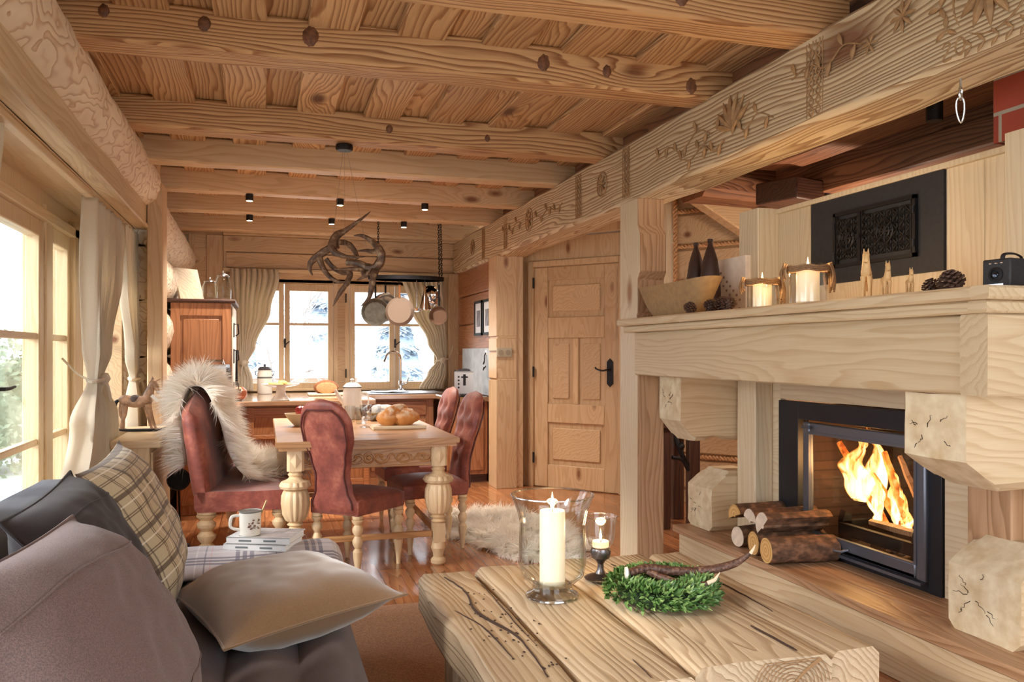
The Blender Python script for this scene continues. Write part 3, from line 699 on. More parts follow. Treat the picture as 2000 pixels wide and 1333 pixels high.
# light switch on the post
t = thing('light_switch', 'beige double socket and switch on the grooved post', 'switch', (2.165, 7.495, 1.285))
MB().box(-.075, -.012, -.045, .075, .004, .045).build('plate', plain('beige_switch_plate', (176, 164, 140), .4), t, bevel=.005)
for x in (-.035, .035):
    MB().tube([(x, -.012, 0), (x, -.018, 0)], .026, 18).build('insert', plain('switch_insert', (150, 138, 116), .5), t)
# ------------------------------------------------------------------ curtains
linen = NT('linen_curtain'); _f = linen.n('ShaderNodeTexNoise', {'Vector': linen.obj(), 'Scale': 220., 'Detail': 2}).outputs['Fac']
linen.set(Base_Color=linen.mix(_f, S(240, 230, 212), S(216, 202, 178)), Roughness=.9, Sheen_Weight=.2); linen.bump(_f, .2, .002)
_tr = linen.n('ShaderNodeBsdfTranslucent', {'Color': S(240, 226, 200)}); _mx = linen.n('ShaderNodeMixShader', {0: .35, 1: linen.bs.outputs[0], 2: _tr.outputs[0]}); linen.t.links.new(_mx.outputs[0], linen.out.inputs[0]); linen = linen.m
def curtain(name, label, keys, axis, off, folds, seed=0, nv=70, nu=110, amp=.035, group=None, tie_z=None, tie_end=None):
    """keys: [(z, a0, a1, foldamp)] from top to bottom; a along axis, off = plane on the other axis"""
    def K(z):
        for (z0, *p), (z1, *q) in zip(keys[:-1], keys[1:]):
            if z <= z0 and z >= z1:
                t = (z0-z)/(z0-z1); t = t*t*(3-2*t); return [lerp(a, b, t) for a, b in zip(p, q)]
        return list(keys[-1][1:])
    def fn(u, v):
        z = lerp(keys[0][0], keys[-1][0], v); a0, a1, am = K(z)
        uu = u+.012*math.sin(u*23+seed)+.03*noise.noise(Vector((u*3, v*2.2, seed)))
        a = lerp(a0, a1, uu); ph = u*2*PI*folds+seed+.9*noise.noise(Vector((u*4, v*1.5, seed+5)))
        d = am*amp/.035*(math.sin(ph)+.35*math.sin(2*ph+1+3*v))+.006*noise.noise(Vector((u*9, v*9, seed)))
        a += am*.35*math.cos(ph)
        return (a, off+d, z) if axis == 'x' else (off+d, a, z)
    t = thing(name, label, 'curtain', (0, 0, 0), 0, group); keys = [(k[0], k[1], k[2], k[3]*1.35) for k in keys]
    MB().grid(fn, nu, nv).build('cloth', linen, t, sm=80, solid=.003)
    if tie_z:
        a0, a1, am = K(tie_z); c = (a0+a1)/2; r = abs(a1-a0)/2+.012
        pts = [(c+r*math.cos(q*PI/10), off+(am*1.4+.012)*math.sin(q*PI/10), tie_z+.012*math.cos(q*PI/10)) for q in range(20)]
        if axis == 'y': pts = [(p[1], p[0], p[2]) for p in pts]
        m = MB(); m.tube(pts, .012, 6, closed=True)
        if tie_end:
            p0 = pts[0] if tie_end[1] else pts[10]; m.tube(spl([p0, tuple((p0[i]+tie_end[0][i])/2-(.02 if i == 2 else 0) for i in range(3)), tie_end[0]], 6), .006, 6)
        k = pts[15] if axis == 'x' else pts[5]
        m.ell((k[0], k[1], k[2]), (.035, .025, .035), 10, amp=.3, nz=2)
        for s_ in (-1, 1): m.tube(spl([k, (k[0]+(s_*.02), k[1], k[2]-.06), (k[0]+s_*.03, k[1]+.01, k[2]-.13)], 4), [.012]*8+[.008], 6)
        m.build('tie', linen, t)
    return t
curtain('curtain', 'beige curtain tied back left of the kitchen window', [(2.19, -.37, .14, .022), (2.12, -.37, .15, .03), (1.75, -.34, .06, .026), (1.35, -.28, -.10, .02), (1.17, -.25, -.18, .014), (1.0, -.28, -.13, .02), (.87, -.30, -.12, .02)], 'x', 9.37, 9, 1, group=None, tie_z=1.17)
curtain('curtain', 'beige curtain tied back right of the kitchen window, behind the pans', [(2.16, 1.50, 1.98, .022), (1.8, 1.60, 2.0, .026), (1.4, 1.80, 2.02, .02), (1.2, 1.90, 2.02, .014), (1.05, 1.80, 2.02, .02), (.87, 1.70, 1.98, .024)], 'x', 9.36, 8, 3, tie_z=1.2, tie_end=((2.09, 9.38, 1.36), True))
curtain('curtain', 'long pale curtain tied back in the middle of the window bay', [(2.16, 5.12, 6.2, .026), (1.8, 5.12, 6.05, .032), (1.3, 5.15, 5.6, .028), (1.13, 5.18, 5.40, .015), (.9, 4.85, 5.7, .04), (.4, 4.35, 5.9, .045), (.02, 4.2, 5.95, .045)], 'y', -.935, 9, 5, tie_z=1.13, tie_end=((-1.1, 5.22, 1.25), False))
curtain('curtain', 'shorter pale curtain tied behind the rocking horse', [(2.16, 6.1, 7.0, .018), (1.7, 6.15, 6.95, .02), (1.25, 6.4, 6.8, .02), (1.1, 6.5, 6.75, .012), (.95, 6.45, 6.85, .025), (.60, 6.42, 6.9, .03)], 'y', -.915, 8, 8, tie_z=1.1)
curtain('curtain', 'gathered curtain top at the left edge, above the sofa', [(2.16, 2.55, 3.55, .022), (1.8, 2.5, 3.45, .03), (1.3, 2.45, 2.85, .03), (1.13, 2.45, 2.7, .018), (.8, 2.3, 2.9, .03), (.3, 2.2, 3.0, .035)], 'y', -.96, 9, 11, tie_z=1.13)
# ------------------------------------------------------------------ pot rack with pans
RZ = -math.radians(16.65); 
t = thing('pot_rack', 'black oval pot rack hanging on chains before the right window', 'rack', (1.42, 8.6, 2.06))
m = MB(); m.lathe([(1, -.02), (1, .02), (.985, .02), (.985, -.02)], 40, M=Matrix.Diagonal((.40, .17, 1, 1)))
ra = m.build('oval_band', iron, t)
m = MB()
for i in range(9): m.box(-.33+i*.08, -.145+abs(i-4)*.008, -.004, -.322+i*.08, .145-abs(i-4)*.008, .004)
for y in (-.06, .06): m.box(-.37, y-.004, -.004, .37, y+.004, .004)
m.build('grid', iron, t)
def chain(mb, a, b, r=.0035, L=.035):
    a, b = Vector(a), Vector(b); n = max(1, int((b-a).length/(L*.72))); dz = (b-a)/n
    for i in range(n):
        c = a+dz*(i+.5); sx, sy = (1, 0) if i % 2 else (0, 1); u = dz.normalized()
        mb.tube([c+u*(L*.5*math.cos(q*PI/5))+Vector((sx, sy, 0))*(L*.26*math.sin(q*PI/5)) for q in range(10)], r, 5, closed=True)
for (x, y, tz, ty) in [(-.30, -.0, .485, -.0), (.33, -.10, .485, -.0), (.38, .02, .485, .0)]:
    m = MB(); chain(m, (x, y, .02), (x*.97, y, .63)); m.build('chain', iron, t)
def pan(x, y, ztop, r, hl, rz, label, inner, outer, depth=.045, facing=1, hmat=None, cat='pan', name='frying_pan'):
    t = thing(name, label, cat, (x, y, ztop), rz, 'pans on the pot rack')
    zc = -hl-r
    M_ = Matrix.Translation((0, 0, zc)) @ Matrix.Rotation(PI/2*facing, 4, 'X')
    m = MB(); m.lathe([(.001, -depth*.5), (r*.8, -depth*.5), (r, depth*.5), (r*.97, depth*.5), (r*.78, -depth*.4), (.001, -depth*.4)], 36, M=M_); b = m.build('body', outer, t)
    m = MB(); m.lathe([(.001, -depth*.38), (r*.77, -depth*.38), (r*.965, depth*.48), (r*.95, depth*.45), (r*.76, -depth*.36), (.001, -depth*.36)], 36, M=M_); m.build('inside', inner, t)
    m = MB(); m.tube([(0, 0, -hl-.01), (0, 0, -hl*.6), (0, 0, -.05)], [.009, .011, .010], 8); hn = m.build('handle', hmat or iron, t)
    m = MB(); m.tube([(.012*math.cos(q*PI/6), 0, -.035+.016*math.sin(q*PI/6)) for q in range(12)], .003, 5, closed=True); m.tube(spl([(0, 0, -.02), (0, -.01, -.005), (0, 0, .03), (.0, .012, .04), (0, .018, .025)], 4), .003, 5); m.build('hook', iron, hn)
    return t
dk = plain('seasoned_iron', (92, 86, 76), .45, .5, 30, .25); gy = plain('grey_pan_coating', (150, 146, 140), .4, .2, 20, .15); bg = plain('beige_pan_base', (178, 164, 150), .45, .1, 12, .12); cw = plain('cream_enamel', (222, 214, 196), .3); wd = wood('z', 'kit')
pan(1.10, 8.62, 2.04, .145, .19, RZ+.12, 'dark round frying pan, leftmost on the pot rack', dk, dk)
pan(1.215, 8.70, 2.04, .15, .13, RZ-.15, 'pan with shiny inside, behind between the two big pans', steel, gy)
pan(1.335, 8.52, 2.04, .150, .18, RZ, 'large beige frying pan with wooden handle on the pot rack', cw, plain('tan_pan_base', (142, 122, 106), .5), .04, -1, wd)
pan(1.745, 8.50, 2.04, .10, .27, RZ-.2, 'small brown frying pan, lowest on the right of the rack', plain('brown_pan', (128, 98, 78), .4, .3), dk)
t = thing('funnel', 'shiny steel funnel hanging from the pot rack', 'funnel', (1.60, 8.52, 2.04), 0, 'utensils on the pot rack')
MB().lathe([(.012, -.06), (.014, -.13), (.03, -.17), (.065, -.30), (.07, -.31), (.066, -.305), (.026, -.175), (.010, -.13)], 24).build('cone', chrome, t); MB().tube([(0, 0, -.06), (0, 0, .0)], .004, 6).build('hook', iron, t)
t = thing('ladle', 'long steel skimmer hanging left of the funnel', 'ladle', (1.51, 8.50, 2.04), 0, 'utensils on the pot rack')
MB().tube([(0, 0, 0), (0, 0, -.28)], .006, 6).build('handle', chrome, t); MB().lathe([(.001, -.335), (.035, -.325), (.05, -.30), (.046, -.30), (.03, -.318), (.001, -.328)], 20).build('bowl', chrome, t)
t = thing('colander', 'steel colander hanging tilted on the right of the rack', 'colander', (1.68, 8.66, 2.03), RZ, 'utensils on the pot rack')
MB().lathe([(.001, -.05), (.05, -.045), (.085, -.02), (.10, .03), (.112, .035), (.10, .04), (.08, -.012), (.04, -.035), (.001, -.04)], 28, M=Matrix.Translation((0, 0, -.15)) @ Matrix.Rotation(-PI/2+.3, 4, 'X') @ Matrix.Rotation(.4, 4, 'Y')).build('bowl', chrome, t); MB().tube([(0, 0, -.05), (0, 0, .02)], .004, 6).build('hook', iron, t)
# ceiling spots and the disc of the antler lamp
spot_e = emis('spot_glow', (255, 236, 205), 4.0)
for i, (x, y, lb) in enumerate([(-.116, 6.87, 'front row left'), (.592, 6.87, 'front row middle'), (1.296, 6.87, 'front row right'), (-.132, 7.9, 'back row left'), (.603, 7.9, 'back row middle'), (1.284, 7.9, 'back row right')]):
    t = thing('ceiling_spot', 'small black cylinder spotlight on a joist, %s' % lb, 'spotlight', (x, y+.03, 2.542), 0, 'ceiling spotlights')
    MB().lathe([(.03, 0), (.03, -.05), (.024, -.05), (.024, -.04), (.001, -.04)][::-1], 18).build('housing', iron, t)
    MB().lathe([(.001, -.052), (.024, -.052)], 18).build('lamp_face', spot_e, t)
    ld = D.lights.new('spot_lamp', 'SPOT'); ld.energy = 50; ld.color = (1, .92, .82); ld.spot_size = 2.2; ld.spot_blend = .8; ld.shadow_soft_size = .04
    lo_ = D.objects.new('spot_lamp', ld); C.objects.link(lo_); lo_.parent = t; lo_.location = (0, 0, -.06)
# ------------------------------------------------------------------ antler lamp
ant = NT('antler_horn'); _a = ant.n('ShaderNodeTexNoise', {'Vector': ant.vm('MULTIPLY', ant.obj(), (1, 1, 1)), 'Scale': 30., 'Detail': 5}).outputs['Fac']
ant.set(Base_Color=ant.ramp(_a, [(.3, S(62, 42, 32)), (.55, S(112, 82, 60)), (.75, S(176, 148, 116))]), Roughness=.5); ant.bump(_a, .6, .006); ant = ant.m
t = thing('antler_lamp', 'hanging lamp of interlocked brown antlers above the dining table', 'lamp', (.462, 5.09, 1.90), RZ)
k_ = .0031/6.665
def ac(px, py): return ((px/6.665-105)*.0031, (90-py/6.665)*.0031)
strokes = [
 ([(1040,90),(900,190),(700,320),(590,400),(545,520),(580,620),(680,670),(780,690),(980,685)], [.0, .02, .04, .02, 0, -.02, -.03, -.03, -.03], [.002,.007,.013,.020,.021,.017,.012,.008,.002]),
 ([(600,520),(440,590),(300,680),(230,760),(235,850),(272,915)], [.02, .04, .05, .05, .04, .03], [.018,.020,.018,.014,.008,.002]),
 ([(350,670),(400,800),(500,930),(640,1010),(730,1015)], [.05, .03, 0, -.03, -.05], [.017,.014,.011,.008,.004]),
 ([(430,690),(520,800),(640,870),(750,880),(705,1020),(620,1150),(540,1320)], [.06, .07, .08, .07, .05, .04, .03], [.012,.012,.011,.013,.014,.011,.002]),
 ([(620,490),(720,490),(800,580),(845,680)], [.0, .06, .08, .06], [.014,.014,.013,.010]),
 ([(800,385),(920,390),(1050,470),(1140,560),(1185,650),(1170,750),(1090,830),(980,810),(860,760),(715,740)], [.06,.05,.03,.0,-.01,-.01,0,.02,.03,.04], [.002,.009,.014,.018,.021,.021,.022,.020,.018,.017]),
 ([(1090,830),(1085,950),(1065,1100),(1030,1220),(925,1325)], [0, -.03, -.04, -.03, -.02], [.019,.016,.014,.010,.002]),
 ([(1140,600),(1040,600),(960,580),(830,585)], [0, .04, .06, .07], [.014,.012,.008,.002]),
 ([(960,850),(860,840),(700,850),(580,850)], [.02, -.01, -.03, -.04], [.013,.011,.008,.002]),
 ([(930,840),(975,930),(1020,900),(1065,845)], [.01, -.02, -.03, -.04], [.013,.012,.008,.002]),
 ([(985,920),(940,960),(880,990)], [-.02, -.03, -.04], [.010,.008,.002])]
groups = [[0, 4], [1, 2, 3], [5, 6, 7, 8, 9, 10]]
for g_ in groups:
    m = MB()
    for i in g_:
        pp, dy, rr = strokes[i]; q = spl([(ac(*p)[0], d, ac(*p)[1]) for p, d in zip(pp, dy)], 5)
        R_ = rad(rr, len(q)); m.tube(q, [r*1.3*(1+.12*noise.noise(v*60)) for r, v in zip(R_, q)], 9)
    m.build('antler', ant, t)
m = MB()
for (x, z) in ((-.07, .11), (.13, .02), (.0, -.05)): m.tube([(x, .02, z), (x*.1, 0, .625)], .0012, 4)
m.build('suspension_wire', plain('thin_wire', (150, 130, 110), .4), t)
MB().lathe([(.05, .640), (.052, .632), (.052, .615), (.044, .606), (.001, .606)][::-1], 24).build('ceiling_disc', iron, t)
# ================================================================== DINING
leather = NT('worn_red_leather'); _o = leather.obj()
_a = leather.n('ShaderNodeTexNoise', {'Vector': _o, 'Scale': 9., 'Detail': 6, 'Roughness': .65}).outputs['Fac']; _b2 = leather.n('ShaderNodeTexNoise', {'Vector': _o, 'Scale': 70., 'Detail': 3}).outputs['Fac']
leather.set(Base_Color=leather.mix(leather.rng(_b2, .4, .75, 0, .4), leather.ramp(_a, [(.3, S(104, 48, 40)), (.5, S(146, 74, 60)), (.68, S(182, 108, 84))]), S(120, 58, 48)), Roughness=leather.rng(_a, .3, .7, .42, .6), Sheen_Weight=.15)
leather.bump(leather.math('ADD', _a, leather.math('MULTIPLY', _b2, .2)), .25, .006); leather = leather.m
TW = wood('z', 'turned'); TBX = wood('x', 'table'); TBY = wood('y', 'table'); TBZ = wood('z', 'turned')
def bobbin(h, k=1.0): # slender turned chair leg, top z=h
    return [(.012, 0), (.015*k, h*.12), (.024*k, h*.30), (.028*k, h*.42), (.016*k, h*.47), (.029*k, h*.55), (.030*k, h*.60), (.017*k, h*.67), (.030*k, h*.74), (.031*k, h*.79), (.018*k, h*.85), (.031*k, h*.90), (.033*k, h*.93), (.022*k, h*.945), (.030*k, h*.95), (.031*k, h)]
def back_half(v):        # keyhole outline: half width against v=0 bottom .. 1 top
    ks = [(0, .165), (.08, .165), (.2, .130), (.34, .118), (.5, .142), (.68, .176), (.82, .178), (.92, .145), (.97, .10), (1, .012)]
    for (a, p), (b, q) in zip(ks[:-1], ks[1:]):
        if v <= b: t = (v-a)/(b-a); t = t*t*(3-2*t) if b < .9 else math.sin(t*PI/2)*0+t; return lerp(p, q, t)
    return ks[-1][1]
def make_chair(label, loc, rz, tuft, first=None):
    t = thing('dining_chair', label, 'chair', loc, rz, 'red leather dining chairs')
    # seat: front +x
    m = MB()
    def seatfn(u, v, top):
        x = lerp(-.20, .25, u); w_ = lerp(.165, .225, u)*(1-.12*max(0, (u-.85)/.15)**2); e = (1-(2*v-1)**8)*(1-(2*u-1)**10)
        y = lerp(-w_, w_, v); z = (.455+.028*(1-(2*v-1)**2)*(1-(2*u-1)**2)) if top else .352
        if top: z -= .02*(1-e)
        return (x, y, z)
    N = 14
    vs = [seatfn(i/N, j/N, 1) for j in range(N+1) for i in range(N+1)]+[seatfn(i/N, j/N, 0) for j in range(N+1) for i in range(N+1)]
    fs = []; o_ = (N+1)**2
    for j in range(N):
        for i in range(N):
            a = j*(N+1)+i; fs.append((a, a+1, a+N+2, a+N+1)); fs.append((a+o_+N+1, a+o_+N+2, a+o_+1, a+o_))
    edge = [i for i in range(N+1)]+[(j+1)*(N+1)-1 for j in range(1, N+1)]+[N*(N+1)+i for i in range(N-1, -1, -1)]+[j*(N+1) for j in range(N-1, 0, -1)]
    for a, b in zip(edge, edge[1:]+edge[:1]): fs.append((b, a, a+o_, b+o_))
    m.add(vs, fs); m.build('seat', leather, t, bevel=.006)
    # back
    nu, nv = 20, 34; vs = []; fs = []
    tb = [(.62, 0), (.62, -.5), (.62, .5), (.78, .28), (.78, -.28), (.78, .0)]
    for side in (0, 1):
        for j in range(nv+1):
            v = j/nv; z = .352+.67*v; hw = back_half(v); lean = -.19-.10*v*v-.03*v
            for i in range(nu+1):
                u = -1+2*i/nu; ed = max(0, 1-abs(u)**5)**.5*max(0, 1-abs(2*v-1)**14)**.5
                d = (.030 if side else -.034)*ed
                if tuft and side:
                    for (tv, tu) in [(.48, -.4), (.48, .4), (.64, 0), (.64, -.72), (.64, .72), (.8, -.4), (.8, .4), (.34, 0)]:
                        q = ((v-tv)*.67/.035)**2+((u-tu)*hw/.035)**2; d -= .022*math.exp(-q)
                    d += .012*ed
                vs.append((lean+d, u*hw, z))
    n0 = (nu+1)*(nv+1)
    for j in range(nv):
        for i in range(nu):
            a = j*(nu+1)+i; fs.append((a, a+1, a+nu+2, a+nu+1)); fs.append((n0+a+nu+1, n0+a+nu+2, n0+a+1, n0+a))
    edge = [i for i in range(nu+1)]+[(j+1)*(nu+1)-1 for j in range(1, nv+1)]+[nv*(nu+1)+i for i in range(nu-1, -1, -1)]+[j*(nu+1) for j in range(nv-1, 0, -1)]
    for a, b in zip(edge, edge[1:]+edge[:1]): fs.append((b, a, a+n0, b+n0))
    mb = MB().add(vs, fs); bk = mb.build('backrest', leather, t, sm=60)
    pts = []
    for s_ in (1, -1):
        rr = range(1, 33) if s_ == 1 else range(32, 0, -1)
        for j in rr:
            v = j/33; pts.append((-.19-.10*v*v-.03*v-.031, s_*(back_half(v)*.82), .352+.66*(.03+.92*v)))
    m = MB(); m.tube(pts, .006, 6); m.build('piping', plain('dark_leather_welt', (92, 44, 40), .5), bk)
    for (x, y, k) in [(-.17, -.14, 1), (-.17, .14, 1), (.20, -.185, 1), (.20, .185, 1)]:
        MB().lathe(bobbin(.352, k), 16, (x, y, 0)).build('leg', TW, t)
    return t
a1 = math.radians(50)
make_chair('red leather chair with round back facing away, nearest the sofa', (.405+.17*math.cos(a1)-.005, 4.875+.17*math.sin(a1)-.02, 0), a1, False)
make_chair('tufted red chair at the right side of the table, nearer one', (1.06, 5.42, 0), PI+.12, True)
make_chair('tufted red chair at the right side of the table, farther one', (1.07, 6.20, 0), PI+.06, True)
# bench
t = thing('upholstered_bench', 'wide red leather bench seat on thick turned legs, left of the table', 'bench', (-.14, 5.06, 0), math.radians(-4))
m = MB(); m.rbeam('y', 0, 1.42, -.25, .27, .36, .475, .022, .006, .08); m.build('seat', leather, t)
m = MB(); vs = []; n = 30; P_ = []
for side in (0, 1):
    for j in range(13):
        v = j/12
        for i in range(n+1):
            u = i/n; hh = .60-.05*(2*u-1)**4-(.10 if False else 0); rnd = (1-abs(2*u-1)**16)**.5
            z = .40+(hh+.08*math.sin(PI*u))*v*1.0
            y = .0+1.42*u; x = -.20-.08*v+(.055 if side else -.065)*(max(0, 1-abs(2*v-1)**8)**.5)*(.4+.6*rnd)
            if side and 0 < i < n: x -= .012*(math.cos(u*2*PI*7)**8)*(math.sin(v*PI*3)**2)
            P_.append((x, y, z))
q_ = 13*(n+1); fs = []
for j in range(12):
    for i in range(n):
        a = j*(n+1)+i; fs += [(a, a+1, a+n+2, a+n+1), (q_+a+n+1, q_+a+n+2, q_+a+1, q_+a)]
edge = [i for i in range(n+1)]+[(j+1)*(n+1)-1 for j in range(1, 13)]+[12*(n+1)+i for i in range(n-1, -1, -1)]+[j*(n+1) for j in range(11, 0, -1)]
for a, b in zip(edge, edge[1:]+edge[:1]): fs.append((b, a, a+q_, b+q_))
MB().add(P_, fs).build('backrest', leather, t, sm=60)
for (x, y, k) in [(-.19, .06, 1.75), (-.19, 1.36, 1.75), (.22, .06, 1.35), (.22, 1.36, 1.35)]: MB().lathe(bobbin(.36, k), 18, (x, y, 0)).build('leg', TW, t)
# ------------------------------------------------------------------ table
t = thing('dining_table', 'carved wooden dining table with bulbous turned legs', 'table', (.59, 5.74, 0))
m = MB(); m.rbeam('y', -.90, .90, -.53, .53, .742, .775, .006, .001, .3, sub=2); m.rbeam('y', -.885, .885, -.515, .515, .722, .742, .004, 0, .3, sub=1); m.build('tabletop', TBX, t)
m = MB()
for s_ in (-1, 1): m.box(-.42, s_*.80-.012, .60, .42, s_*.80+.012, .722); m.box(s_*.42-.012, -.80, .60, s_*.42+.012, .80, .722)
ap = m.build('apron', TBX, t, bevel=.005)
m = MB()
m.box(-.40, -.822, .605, .40, -.812, .615); m.box(-.40, -.822, .705, .40, -.812, .715)
for s_ in (-1, 1):
    for i in range(3):
        cx = s_*(.07+.13*i); pts = [(cx+(.012+.0035*k)*math.cos(k*.55)*s_, -.818, .66+(.008+.0028*k)*math.sin(k*.55)) for k in range(13)]
        m.tube(pts, .006, 6)
    m.tube([(s_*(.03+.01*k), -.818, .66+.022*math.sin(k*.75)) for k in range(36)], .005, 6)
m.tube([(.03*math.cos(k*PI/8), -.818, .66+.03*math.sin(k*PI/8)) for k in range(16)], .006, 6, closed=True); m.ell((0, -.816, .66), (.016, .01, .016), 10)
m.build('carved_scrollwork', TBX, ap)
prof = [(.035, 0), (.045, .01), (.046, .03), (.030, .045), (.033, .07), (.045, .10), (.038, .13), (.030, .14)]
bulb = [(.030, .25), (.045, .262), (.03, .275), (.048, .29), (.034, .30), (.055, .315), (.072, .35), (.080, .41), (.078, .455), (.066, .485), (.060, .49), (.085, .50), (.090, .515), (.078, .538), (.045, .552), (.034, .565), (.044, .578), (.034, .59), (.040, .60)]
for sx in (-1, 1):
    for sy in (-1, 1):
        c_ = (sx*.42, sy*.80, 0); m = MB(); m.lathe(prof, 20, c_); m.box(c_[0]-.036, c_[1]-.036, .138, c_[0]+.036, c_[1]+.036, .252)
        m.lathe(bulb, 60, c_, flute=lambda z: (.10 if .31 < z < .49 or .5 < z < .545 else 0, 14))
        m.prism([(c_[0]+dx*.048, c_[1]+dy*.048) for dx, dy in ((-1, -.7), (-.7, -1), (.7, -1), (1, -.7), (1, .7), (.7, 1), (-.7, 1), (-1, .7))], 'z', .60, .722)
        m.add([(c_[0]+a*.03, c_[1]-.05, .66+b*.045) for a, b in ((-1, 0), (0, -1), (1, 0), (0, 1))]+[(c_[0], c_[1]-.062, .66)], [(0, 1, 4), (1, 2, 4), (2, 3, 4), (3, 0, 4)])
        m.build('leg', TBZ, t, sm=30)
m = MB(); m.box(-.38, -.815, .17, .38, -.785, .205); m.box(-.38, .785, .17, .38, .815, .205)
for s_ in (-1, 1): m.box(s_*.42-.015, -.76, .17, s_*.42+.015, .76, .205)
m.build('stretcher', TBX, t, bevel=.004)
TZ = .777
t = thing('bowl', 'cream bowl with an apple at the left edge of the dining table', 'bowl', (.235, 5.92, TZ))
MB().lathe([(.04, 0), (.045, .006), (.085, .05), (.105, .085), (.1, .086), (.078, .05), (.03, .012), (.001, .01)], 28).build('body', plain('cream_ceramic', (226, 210, 172), .35), t)
t = thing('apple', 'red apple in the cream bowl', 'apple', (.245, 5.91, TZ+.058))
MB().lathe([(.001, .008), (.02, 0), (.038, .02), (.044, .045), (.038, .068), (.02, .078), (.006, .07), (.001, .066)], 20).build('flesh', plain('red_apple_skin', (176, 44, 44), .3, 0, 20, .3), t)
MB().tube([(0, 0, .066), (.004, 0, .088)], .002, 5).build('stem', wood('z', 'dark'), t)
t = thing('coffee_pot', 'tall white enamel coffee pot on the dining table', 'pot', (.64, 6.40, TZ))
MB().lathe([(.072, 0), (.075, .01), (.078, .10), (.070, .20), (.064, .235), (.066, .24), (.06, .24)], 28).build('body', enamel, t)
MB().lathe([(.066, .240), (.070, .246), (.045, .272), (.014, .28), (.012, .292), (.018, .302), (.001, .31)], 24).build('lid', enamel, t)
MB().lathe([(.071, .238), (.071, .243), (.066, .243), (.066, .238)], 24).build('rim', iron, t)
MB().tube(spl([(.07, 0, .2), (.115, 0, .19), (.12, 0, .11), (.078, 0, .07)], 6), .007, 8).build('handle', enamel, t)
MB().tube(spl([(-.06, 0, .12), (-.10, 0, .17), (-.125, 0, .225)], 5), [.018]*6+[.016, .014, .012, .01, .009], 10).build('spout', enamel, t)
gm = thin_glass('drinking_glass', (.93, .95, .96, 1), 2.2)
for (x, y, lb) in [(.60, 6.15, 'glass mug left of the coffee pot'), (.66, 5.98, 'glass mug in front of the coffee pot'), (.78, 6.12, 'glass mug right of the coffee pot')]:
    t = thing('glass_mug', lb, 'mug', (x, y, TZ), 0, 'glass mugs by the coffee pot')
    MB().lathe([(.035, 0), (.036, .006), (.046, .06), (.040, .115), (.038, .115), (.043, .06), (.033, .01), (.001, .008)], 24).build('body', gm, t)
    MB().tube(spl([(.043, 0, .09), (.075, 0, .085), (.078, 0, .04), (.044, 0, .03)], 6), .006, 8).build('handle', gm, t)
t = thing('glass_carafe', 'short clear stemmed glass beside the round chair back', 'glass', (.655, 5.66, TZ))
MB().lathe([(.04, 0), (.04, .005), (.008, .012), (.007, .05), (.035, .07), (.042, .11), (.038, .15), (.036, .15), (.04, .11), (.03, .072), (.001, .06)], 24).build('body', gm, t)
t = thing('covered_basket', 'low basket covered with a checked white cloth behind the bread', 'basket', (.85, 6.28, TZ))
MB().lathe([(.10, 0), (.12, .02), (.125, .055), (.12, .06), (.001, .05)], 28).build('basket', plain('pale_wicker', (206, 176, 130), .8, 0, 90, .3, .4), t)
def clothfn(u, v):
    a = u*2*PI; r = .135*v; return (r*math.cos(a), r*math.sin(a), .098*(1-v**3)+.012+.012*math.sin(a*6)*v*v+.01*math.sin(a*3+1)*v)
MB().grid(clothfn, 48, 12).build('cloth', plaid('checked_cloth', (226, 216, 204), [(.0, .15, (150, 150, 165), .6)], .06), t, sm=80, solid=.003)
tag(MB().rbeam('x', .68, 1.03, 5.43, 5.62, TZ-.001, TZ+.022, .005, 0, .2, sub=1).build('bread_board', wood('x', 'pale')), 'pale wooden bread board at the front of the dining table', 'board')
t = thing('braided_bread', 'golden braided bread bun dusted with flour on its board', 'bread', (.845, 5.53, TZ+.022))
m = MB(); m.ell((-.05, 0, .05), (.078, .08, .056), 20, amp=.25, nz=2); m.ell((.05, -.01, .052), (.10, .08, .058), 20, amp=.25, nz=2.3); m.tube(spl([(-.10, -.03, .03), (-.06, -.05, .085), (.0, -.02, .105), (.05, .02, .10), (.10, .05, .05)], 5), rad([.02, .034, .036, .034, .02], 21), 10)
bread = NT('golden_bread_crust'); _q = bread.n('ShaderNodeTexNoise', {'Vector': bread.obj(), 'Scale': 26., 'Detail': 4}).outputs['Fac']
_z = bread.n('ShaderNodeSeparateXYZ', {0: bread.obj()}).outputs[2]
bread.set(Base_Color=bread.mix(bread.math('MULTIPLY', bread.rng(_q, .42, .6), bread.rng(_z, .045, .1, 0, .8)), bread.mix(_q, S(190, 116, 54), S(216, 156, 86)), S(236, 222, 200)), Roughness=.7); bread.bump(_q, .4, .006)
m.build('crust', bread.m, t, sm=80)
# ------------------------------------------------------------------ sheepskins
def furmesh(n, sampler, L=(.04, .08), wd=.0035, seed=3, grav=.5, spread=.5):
    rnd = random.Random(seed); vs = []; fs = []
    for _ in range(n):
        p, nr, lean = sampler(rnd)
        c = noise.noise_vector(p*9)*spread
        d = (nr*.7+lean+c+Vector((rnd.uniform(-.25, .25), rnd.uniform(-.25, .25), rnd.uniform(-.2, .2)))).normalized()
        s_ = d.cross(nr+Vector((rnd.uniform(-.5, .5), rnd.uniform(-.5, .5), rnd.uniform(-.5, .5)))).normalized()*wd
        l = rnd.uniform(*L); k = len(vs); q = p.copy(); dd = d.copy()
        for i, ww in enumerate((1, .8, .4)):
            vs += [q-s_*ww, q+s_*ww]; dd = (dd+Vector((c.x*.5, c.y*.5, -grav*.5))).normalized(); q = q+dd*(l/3)
        vs.append(q); fs += [(k, k+1, k+3, k+2), (k+2, k+3, k+5, k+4), (k+4, k+5, k+6)]
    return MB().add(vs, fs)
